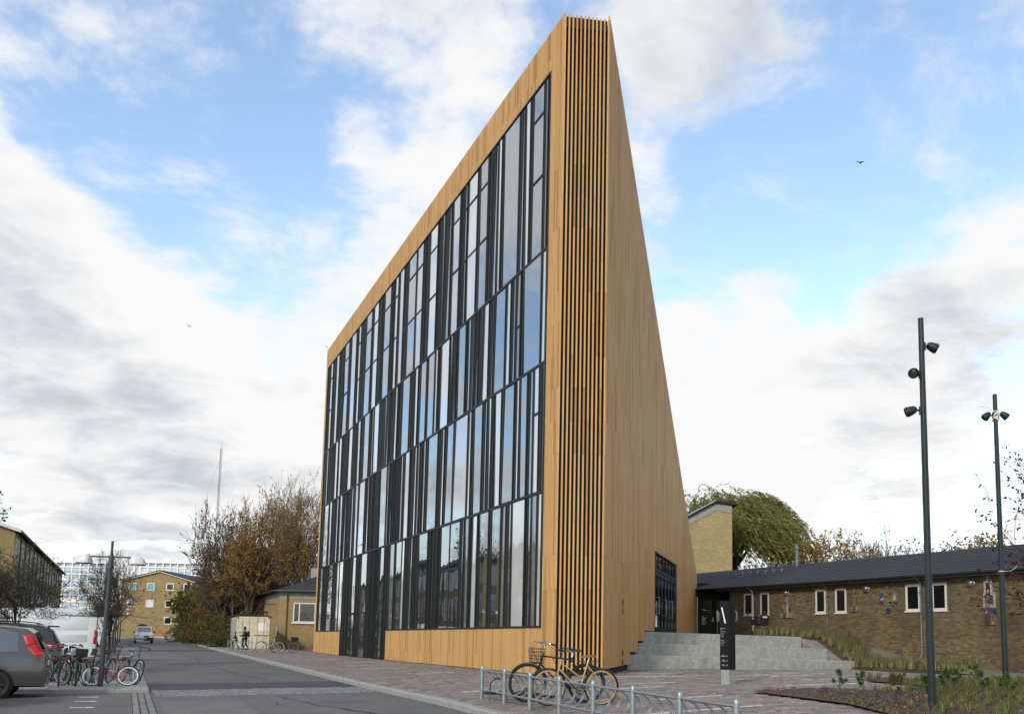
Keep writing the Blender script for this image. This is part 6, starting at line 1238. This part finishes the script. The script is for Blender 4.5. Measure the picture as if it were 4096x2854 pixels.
tree('autumn_tree', -24.2, 84, .7, 15.8, 0.65, 34, 'twiggy autumn tree rising over the brick annex roof', 'leaf_autumn', leaves=4, lsize=.18, trunk=.26, nchild=(7, 5, 4, 4, 3), up=0.40, group=gT, rmin=.014, levels=6, rad=3.8)
tree('autumn_tree', -33.4, 92, .7, 9.4, 0.80, 35, 'low spreading rust-leaved tree at the edge of the bushes', 'leaf_rust', leaves=3, lsize=.19, trunk=.18, nchild=(7, 5, 4, 4, 3), up=0.20, group=gT, rmin=.014, levels=6, rad=4.0)
tree('autumn_tree', -31.0, 96, .7, 12.5, 0.75, 36, 'darker autumn tree filling the gap behind the golden one', 'leaf_rust', leaves=3, lsize=.19, trunk=.18, nchild=(7, 5, 4, 4, 3), up=0.30, group=gT, rmin=.014, levels=6, rad=4.4)
gS = 'small street trees on the parking islands'
p = W(10.5, -15.0); tree('street_tree', p.x, p.y, road_z(10.5, -15), 4.75, .95, 41, 'small gnarled street tree with a flat sparse crown in front of the white panel van', 'leaf_green', 'bark_dark', 1, .12, .40, 6, (9, 5, 4, 4, 3), .1, .075, gS, flat=0, keep=.75, rad=2.1, rmin=.008, floor=.98)
p = W(16.8, -12.25); tree('street_tree', p.x, p.y, road_z(16, -12.3), 5.2, .8, 42, 'small gnarled street tree right behind the tall street lamp', 'leaf_green', 'bark_dark', 1, .12, .4, 6, (9, 5, 4, 4, 3), .12, .08, gS, flat=0, keep=.75, rad=1.45, rmin=.009, floor=.98)
p = W(32, -12.4); tree('street_tree', p.x, p.y, road_z(32, -12.3), 5.2, .8, 43, 'small gnarled street tree beyond the white panel van', 'leaf_green', 'bark_dark', 2, .1, .4, 5, (6, 4, 4, 3), .2, .08, gS, flat=.4, keep=.7)
p = W(53, -13.4); tree('street_tree', p.x, p.y, road_z(53, -12.3), 5.5, .8, 44, 'small street tree next to the furthest slab island', 'leaf_rust', 'bark_dark', 3, .14, .4, 5, (6, 4, 3, 3), .2, .08, gS, flat=.4)
for k, (x, y, h, seed, leaf, lab) in enumerate(((-49, 118, 8.2, 51, 'leaf_green', 'green street tree before the gabled house, furthest from the bushes'), (-46, 112, 7.6, 52, 'leaf_green', 'green street tree before the gabled house, close to the bushes'), (-75, 120, 7.5, 53, 'leaf_rust', 'leafy tree beside the corner of the gabled house across the road'), (-64, 105, 6.2, 54, 'leaf_rust', 'low reddish tree by the white parked cars'))):
    tree('street_tree', x, y, .8, h, .6, seed, lab, leaf, 'bark_dark', 8, .30, .25, 4, (6, 5, 4), .45, .12, 'trees near the gabled house')
tree('tall_tree', -55.5, 84, .4, 14.5, .6, 61, 'tall tree showing above the roof of the brick apartment block', 'leaf_green', 'bark', 6, .3, .3, 5, (5, 4, 4, 3), .5)
for k, (x, y, h, seed, leaf, kp, lab) in enumerate(((21.8, 74, 11.4, 71, 'leaf_autumn', 7, 'brown-leaved tree right beside the willow'), (25.8, 73, 11.4, 72, 'leaf_rust', 0, 'bare twiggy tree behind the roof ridge, next to the brown-leaved tree'), (28.9, 74, 11.2, 73, 'leaf_rust', 1, 'nearly bare tree behind the roof ridge'), (31.0, 71, 10.2, 75, 'leaf_autumn', 3, 'thin brownish tree behind the roof ridge between bare crowns'), (36.2, 75, 11.8, 74, 'leaf_autumn', 7, 'small ochre tree crown peeping over the roof by the floodlight post'))):
    tree('garden_tree', x, y, .5, h, .75, seed, lab, leaf, 'bark', kp, .2, .3, 5, (8, 6, 5, 4), .5, .14, 'trees behind the roof ridge', rmin=.012)
tree('copper_tree', 20.6, 31.0, .6, 10.3, .7, 81, 'dark red-leaved tree reaching in beside the brick building', 'leaf_dark_red', 'bark_dark', 7, .09, .25, 5, (6, 5, 5, 4), .25, .16)
# the willow: arching limbs and wind-blown hanging shoots
wt = random.Random(9); wl_ = empty('willow_tree', (14.6, 80, .5), 0, 'big wind-blown willow with drooping yellow-green shoots behind the low roof', 'tree'); tb = MB(); lb = MB()
tb.tube([(0, 0, -.2), (.2, 0, 3), (.1, .2, 6)], [.55, .45, .38], 9, False)
heads = []
for k in range(26):
    a = wt.uniform(0, 2 * math.pi); rr_ = wt.uniform(1.2, 6.2); cx_, cy_ = rr_ * math.cos(a) + .9, rr_ * math.sin(a) * .8; top = 15.6 - .085 * rr_ ** 2 * 1.1 - wt.uniform(0, 1.6) - max(0, cx_ - 1) * .45
    pts = [Vector((.1, .2, 5 + wt.random())), Vector((cx_ * .35, cy_ * .35, 5 + (top - 5) * .55)), Vector((cx_ * .75, cy_ * .75, top - .6)), Vector((cx_, cy_, top - .2)), Vector((cx_ * 1.15 + .3, cy_ * 1.15, top - .9))]; tb.tube(pts, [.26, .17, .1, .06, .03], 5, False); heads.append((cx_, cy_, top))
    for j in range(64):
        t = wt.random(); b0 = pts[2].lerp(pts[4], t) + rv(wt) * .95; out_ = Vector((b0.x, b0.y, 0)); out_ = out_.normalized() if out_.length > .1 else Vector((1, 0, 0)); ln = wt.uniform(1.8, 5.2); n = 9; q = b0.copy(); d = (out_ * .7 + Vector((.3, 0, .12)) + rv(wt) * .45).normalized()
        for s_ in range(n):
            d = (d + Vector((.10, .0, -.30)) + rv(wt) * .10).normalized(); q2 = q + d * (ln / n)
            for m_ in range(3): leafquad(lb, q.lerp(q2, wt.random()) + rv(wt) * .06, d + rv(wt) * .4 + Vector((.25, 0, -.1)), rv(wt), wt.uniform(.28, .5), wt.uniform(.06, .11))
            q = q2
tb.build('trunk', 'willow_bark', wl_, True); lb.build('crown', 'leaf_willow', wl_)
# a dark conifer tip behind the gable
tree('dark_tree', 8.4, 88, .5, 14.8, .5, 91, 'dark evergreen just showing between the library edge and the gable roof', 'leaf_hedge', 'bark', 10, .3, .3, 4, (6, 5, 4), .5, .2)
# bushes along the far pavement
def bush(u, v, rx, ry, h, seed, label, leaf, n):
    rt = random.Random(seed); p = W(u, v, G(u, v)); o = empty('bush', p, ROT, label, 'bush', 'bushes along the far pavement'); sb = MB(); lb = MB(); cl = []
    for k in range(16):
        a = rt.uniform(0, 2 * math.pi); q = rt.random() ** .5; c = Vector((rx * q * math.cos(a), ry * q * math.sin(a), h * rt.uniform(.3, .82) * (1 - .45 * q * q))); cl.append((c, rt.uniform(.25, .45) * min(rx, ry, h) + .25)); sb.tube([(c.x * .2, c.y * .2, -.05), tuple(c * .6), tuple(c)], [.04, .03, .012], 4, False)
    for k in range(n):
        c, r_ = cl[k % 16]; d = rv(rt); pt = c + d * r_ * rt.uniform(.55, 1.1); pt.z = max(pt.z, .05); leafquad(lb, pt, d + rv(rt) * .8, rv(rt), rt.uniform(.12, .24), rt.uniform(.08, .15))
    sb.build('stems', 'bark_dark', o); lb.build('foliage', leaf, o)
for a in ((55, -4.4, 1.6, 1.1, 1.3, 1, 'low dark green bush at the container corner', 'leaf_hedge', 1200), (61, -4.4, 3.4, 1.6, 3.4, 2, 'yellow-green rounded bush behind the container', 'leaf_green', 4200), (69, -5.0, 3.2, 1.6, 3.6, 3, 'rust-tinted tall bush under the half-bare autumn tree', 'leaf_rust', 2600), (77, -5.3, 4.0, 1.5, 1.9, 4, 'long green hedge bush by the road edge', 'leaf_hedge', 2800), (88, -5.5, 5.0, 1.5, 1.7, 5, 'low clipped hedge running towards the gabled house', 'leaf_green', 2800), (64, -2.0, 3.5, 1.4, 3.6, 6, 'tall shrub mass between the container and the autumn trunks', 'leaf_hedge', 2600), (101, -5.0, 4.5, 1.6, 2.2, 7, 'dark hedge bush next to the red and white barrier', 'leaf_hedge', 2200), (100, -14.8, 3.0, 1.6, 2.2, 8, 'evergreen bush beside the last parked white car', 'leaf_hedge', 1600)): bush(*a)
# far belt of trees that reads as one mass
rt = random.Random(77); lb = MB()
for k in range(170):
    t = rt.random(); x = -330 + 420 * t; y = 250 + rt.uniform(-20, 60); hh = rt.uniform(5, 10) * (1 if x < -60 else .9); 
    if -215 < x * 300 / y < -150 : hh *= .75
    for j in range(46): d = rv(rt); c = Vector((x, y, hh * .5)); q = c + Vector((d.x * hh * .6, d.y * hh * .5, d.z * hh * .5)); leafquad(lb, q, rv(rt), rv(rt), rt.uniform(1.4, 2.4), rt.uniform(1.2, 2.0))
tag(lb.build('distant_woodland', 'leaf_rust'), 'distant belt of brown autumn woodland along the horizon', 'woodland', kind='stuff')
# ornamental grass on the bank
rt = random.Random(15)
def tuft(b, p, n, h, spread, lean=(0.25, 0, 0), w=.012):
    for k in range(n):
        a = rt.uniform(0, 2 * math.pi); d = Vector((math.cos(a), math.sin(a), 0)) * rt.uniform(.05, spread) + Vector(lean) * rt.uniform(.2, 1); l = h * rt.uniform(.6, 1.15); q0 = p + Vector((math.cos(a), math.sin(a), 0)) * rt.uniform(0, .06); q1 = q0 + Vector((0, 0, l * .55)) + d * l * .35; q2 = q0 + Vector((0, 0, l * .85)) + d * l * .95
        s = Vector((-d.y, d.x, 0)); s = (s.normalized() if s.length > 1e-3 else Vector((1, 0, 0))) * w * .5; s = (s + Vector((w * .35, 0, 0))); o = len(b.v); b.v += [tuple(q0 - s), tuple(q0 + s), tuple(q1 + s * .8), tuple(q1 - s * .8), tuple(q2)]; b.f += [(o, o + 1, o + 2, o + 3), (o + 3, o + 2, o + 4)]
gb_ = MB()
for k in range(620):
    s = -5.4 - 13.6 * rt.random() ** .9; qa, qb = bed2(s); q = rt.uniform(qa + .1, qb - .15) if qb - qa > .4 else (qa + qb) / 2; p = WS(s, q); z = max(bank_z(s, q), G(*UV(p.x, p.y))) + .12; tuft(gb_, Vector((p.x, p.y, z)), 30, rt.uniform(.32, .58), .9, (.55, -.1, 0), .012)
tag(gb_.build('ornamental_grass', 'grass_blade'), 'pale ornamental grass leaning over the bank beside the steps', 'grass', kind='stuff')
for s in (-3.4, -3.9, -4.5, -5.0): pass
# bark chips, ground cover and flowers in the front bed
cb = MB(); n = 0
while n < 7000:
    x, y = rt.uniform(4, 13.5), rt.uniform(11.6, 26.3)
    if not inside(BED, x, y): continue
    n += 1; p = Vector((x, y, bed_z(x, y) + rt.uniform(.03, .06))); d = rv(rt); d.z *= .35; leafquad(cb, p, d, Vector((0, 0, 1)) + rv(rt) * .5, rt.uniform(.03, .11), rt.uniform(.015, .045))
tag(cb.build('bark_mulch', 'bark_chip'), 'loose dark brown bark chips covering the planting bed', 'mulch', kind='stuff')
gc_ = MB(); n = 0
while n < 900:
    x, y = rt.uniform(5.5, 13.5), rt.uniform(12, 26)
    if not inside(BED, x, y) or (x < 6.6 and y > 15.5) or rt.random() < .25: continue
    n += 1; z = bed_z(x, y) + .02; tuft(gc_, Vector((x, y, z)), 14, rt.uniform(.08, .26), 1.5, (.4, -.1, 0), rt.uniform(.007, .014))
for x, y in [(rt.uniform(5.0, 5.9), rt.uniform(13.5, 18.5)) for k in range(60)]:
    if inside(BED, x, y): tuft(gc_, Vector((x, y, bed_z(x, y))), 10, .09, 1.6, (0, 0, 0), .018)
tag(gc_.build('ground_cover', 'ground_cover'), 'yellow-green grassy ground cover in the planting bed', 'ground cover', kind='stuff')
fb = MB()
for x0, y0 in ((4.75, 18.6), (5.0, 17.9), (5.35, 17.0), (5.5, 16.4), (5.7, 15.9), (5.45, 15.5), (5.9, 15.2), (5.3, 14.8), (5.6, 14.3)):
    for k in range(4): p = Vector((x0 + rt.gauss(0, .12), y0 + rt.gauss(0, .12), 0)); p.z = bed_z(p.x, p.y) + rt.uniform(.05, .1); leafquad(fb, p, rv(rt), Vector((0, -1, .6)) + rv(rt) * .4,   .03, .03)
tag(fb.build('viola_flowers', 'flower_purple'), 'tiny purple violas along the edge of the planting bed', 'flowers', kind='stuff')
# pine saplings
def sapling(x, y, h, seed, label, mat='needle', brown=False):
    r_ = random.Random(seed); o = empty('pine_sapling', (x, y, bed_z(x, y)), 0, label, 'sapling', 'pine saplings in the planting bed'); sb = MB(); nb = MB(); tips = []
    lean = Vector((r_.uniform(-.1, .28), r_.uniform(-.1, .1), 1)).normalized(); pts = [Vector((0, 0, -.02)), lean * h * .5, lean * h]; sb.tube(pts, [.014, .011, .008], 5, False); tips.append((pts[2], lean, 1.0))
    for k in range(5 if not brown else 3):
        t = r_.uniform(.35, .8); a = r_.uniform(0, 6.28); d = Vector((math.cos(a), math.sin(a), r_.uniform(.5, 1.1))).normalized(); l = h * r_.uniform(.2, .42); q = lean * h * t; sb.tube([q, q + d * l * .6, q + d * l + Vector((0, 0, l * .15))], [.006, .005, .003], 4, False); tips.append((q + d * l + Vector((0, 0, l * .15)), (d + Vector((0, 0, .5))).normalized(), r_.uniform(.55, .85)))
    for q, d, s_ in tips:
        for k in range(int((150 if not brown else 230) * s_)): nd = (d * .5 + rv(r_)).normalized(); leafquad(nb, q - d * r_.uniform(0, .07 if not brown else .2) * s_, nd, rv(r_), r_.uniform(.055, .095) * s_, .011)
    sb.build('stem', 'bark', o); nb.build('needles', mat, o)
SAP = [((5.36, 17.35), .52, 'leaning pine sapling with a big green tip near the pointed end of the bed'), ((5.62, 16.75), .50, 'upright pine sapling with three green twigs beside the leaning one'), ((5.78, 16.0), .52, 'withered brown pine sapling shaped like a fork'), ((6.15, 16.3), .46, 'thin pine sapling left of the three-floodlight post'), ((6.1, 15.3), .50, 'slanting pine sapling almost touching the three-floodlight post'),
       ((7.3, 17.2), .52, 'bushy pine sapling right beyond the three-floodlight post'), ((7.9, 18.0), .5, 'pine sapling with bright green tips among pale ground cover'), ((7.2, 15.6), .55, 'tall pine sapling with dense tips in the ground cover'), ((8.0, 16.2), .48, 'pine sapling with dense tips between the two floodlight posts'), ((8.3, 19.4), .45, 'small pine sapling near the paved tongue'), ((7.6, 14.4), .46, 'low pine sapling in the thick ground cover'), ((8.6, 15.1), .48, 'pine sapling leaning towards the brick wall'), ((9.2, 17.4), .5, 'pine sapling in front of the taped floodlight post'), ((10.6, 19.9), .6, 'bare-stemmed sapling beside the taped floodlight post'), ((9.4, 20.6), .5, 'dark leafy sapling behind the taped floodlight post')]
for k, ((x, y), h, lab) in enumerate(SAP): sapling(x, y, h, 200 + k, lab, 'needle_brown' if k == 2 else 'needle', k == 2)

lf = MB(); rt = random.Random(23)
for k in range(520):
    if rt.random() < .6: u, v = rt.uniform(-14, 70), -5.65 - abs(rt.gauss(0, .35))
    else: u, v = rt.uniform(-14, 60), rt.uniform(-11, 0)
    p = W(u, v, (road_z(u, v) if v < KERB else G(u, v) + .012) + .012); leafquad(lf, p, Vector((rt.gauss(0, 1), rt.gauss(0, 1), .1)), Vector((0, 0, 1)) + rv(rt) * .3, rt.uniform(.05, .1), rt.uniform(.04, .07))
tag(lf.build('fallen_leaves', 'leaf_rust'), 'scattered fallen leaves on the road and along the kerb', 'leaves', kind='stuff')
plain('tar', (.028, .027, .027), .7, var=.2)
for pts in (((34, -8.4), (27, -8.2), (20, -8.5), (14, -8.1), (9, -8.0), (5, -7.4)), ((-2.2, -8.3), (-5, -8.0), (-8, -7.3), (-12, -7.0), (-16, -6.8)), ((60, -8.9), (50, -8.6), (42, -8.8), (34, -8.4)), ((-6, -13.2), (-6.3, -15), (-6.1, -18))):
    q = MB(); fine = []
    for (a, b_), (c, d) in zip(pts, pts[1:]):
        for i in range(8): t_ = i / 8; fine.append((a + (c - a) * t_ + rt.gauss(0, .05), b_ + (d - b_) * t_ + rt.gauss(0, .035)))
    for k, (u, v) in enumerate(fine):
        w = rt.uniform(.012, .03); a = fine[max(k - 1, 0)]; c = fine[min(k + 1, len(fine) - 1)]; d = Vector((c[0] - a[0], c[1] - a[1])).normalized(); q.v += [(u - d.y * w, -(v + d.x * w), road_z(u, v) + .006), (u + d.y * w, -(v - d.x * w), road_z(u, v) + .006)]
    q.f = [(2 * i, 2 * i + 1, 2 * i + 3, 2 * i + 2) for i in range(len(fine) - 1)]; q.build('tar_seam', 'tar', road)
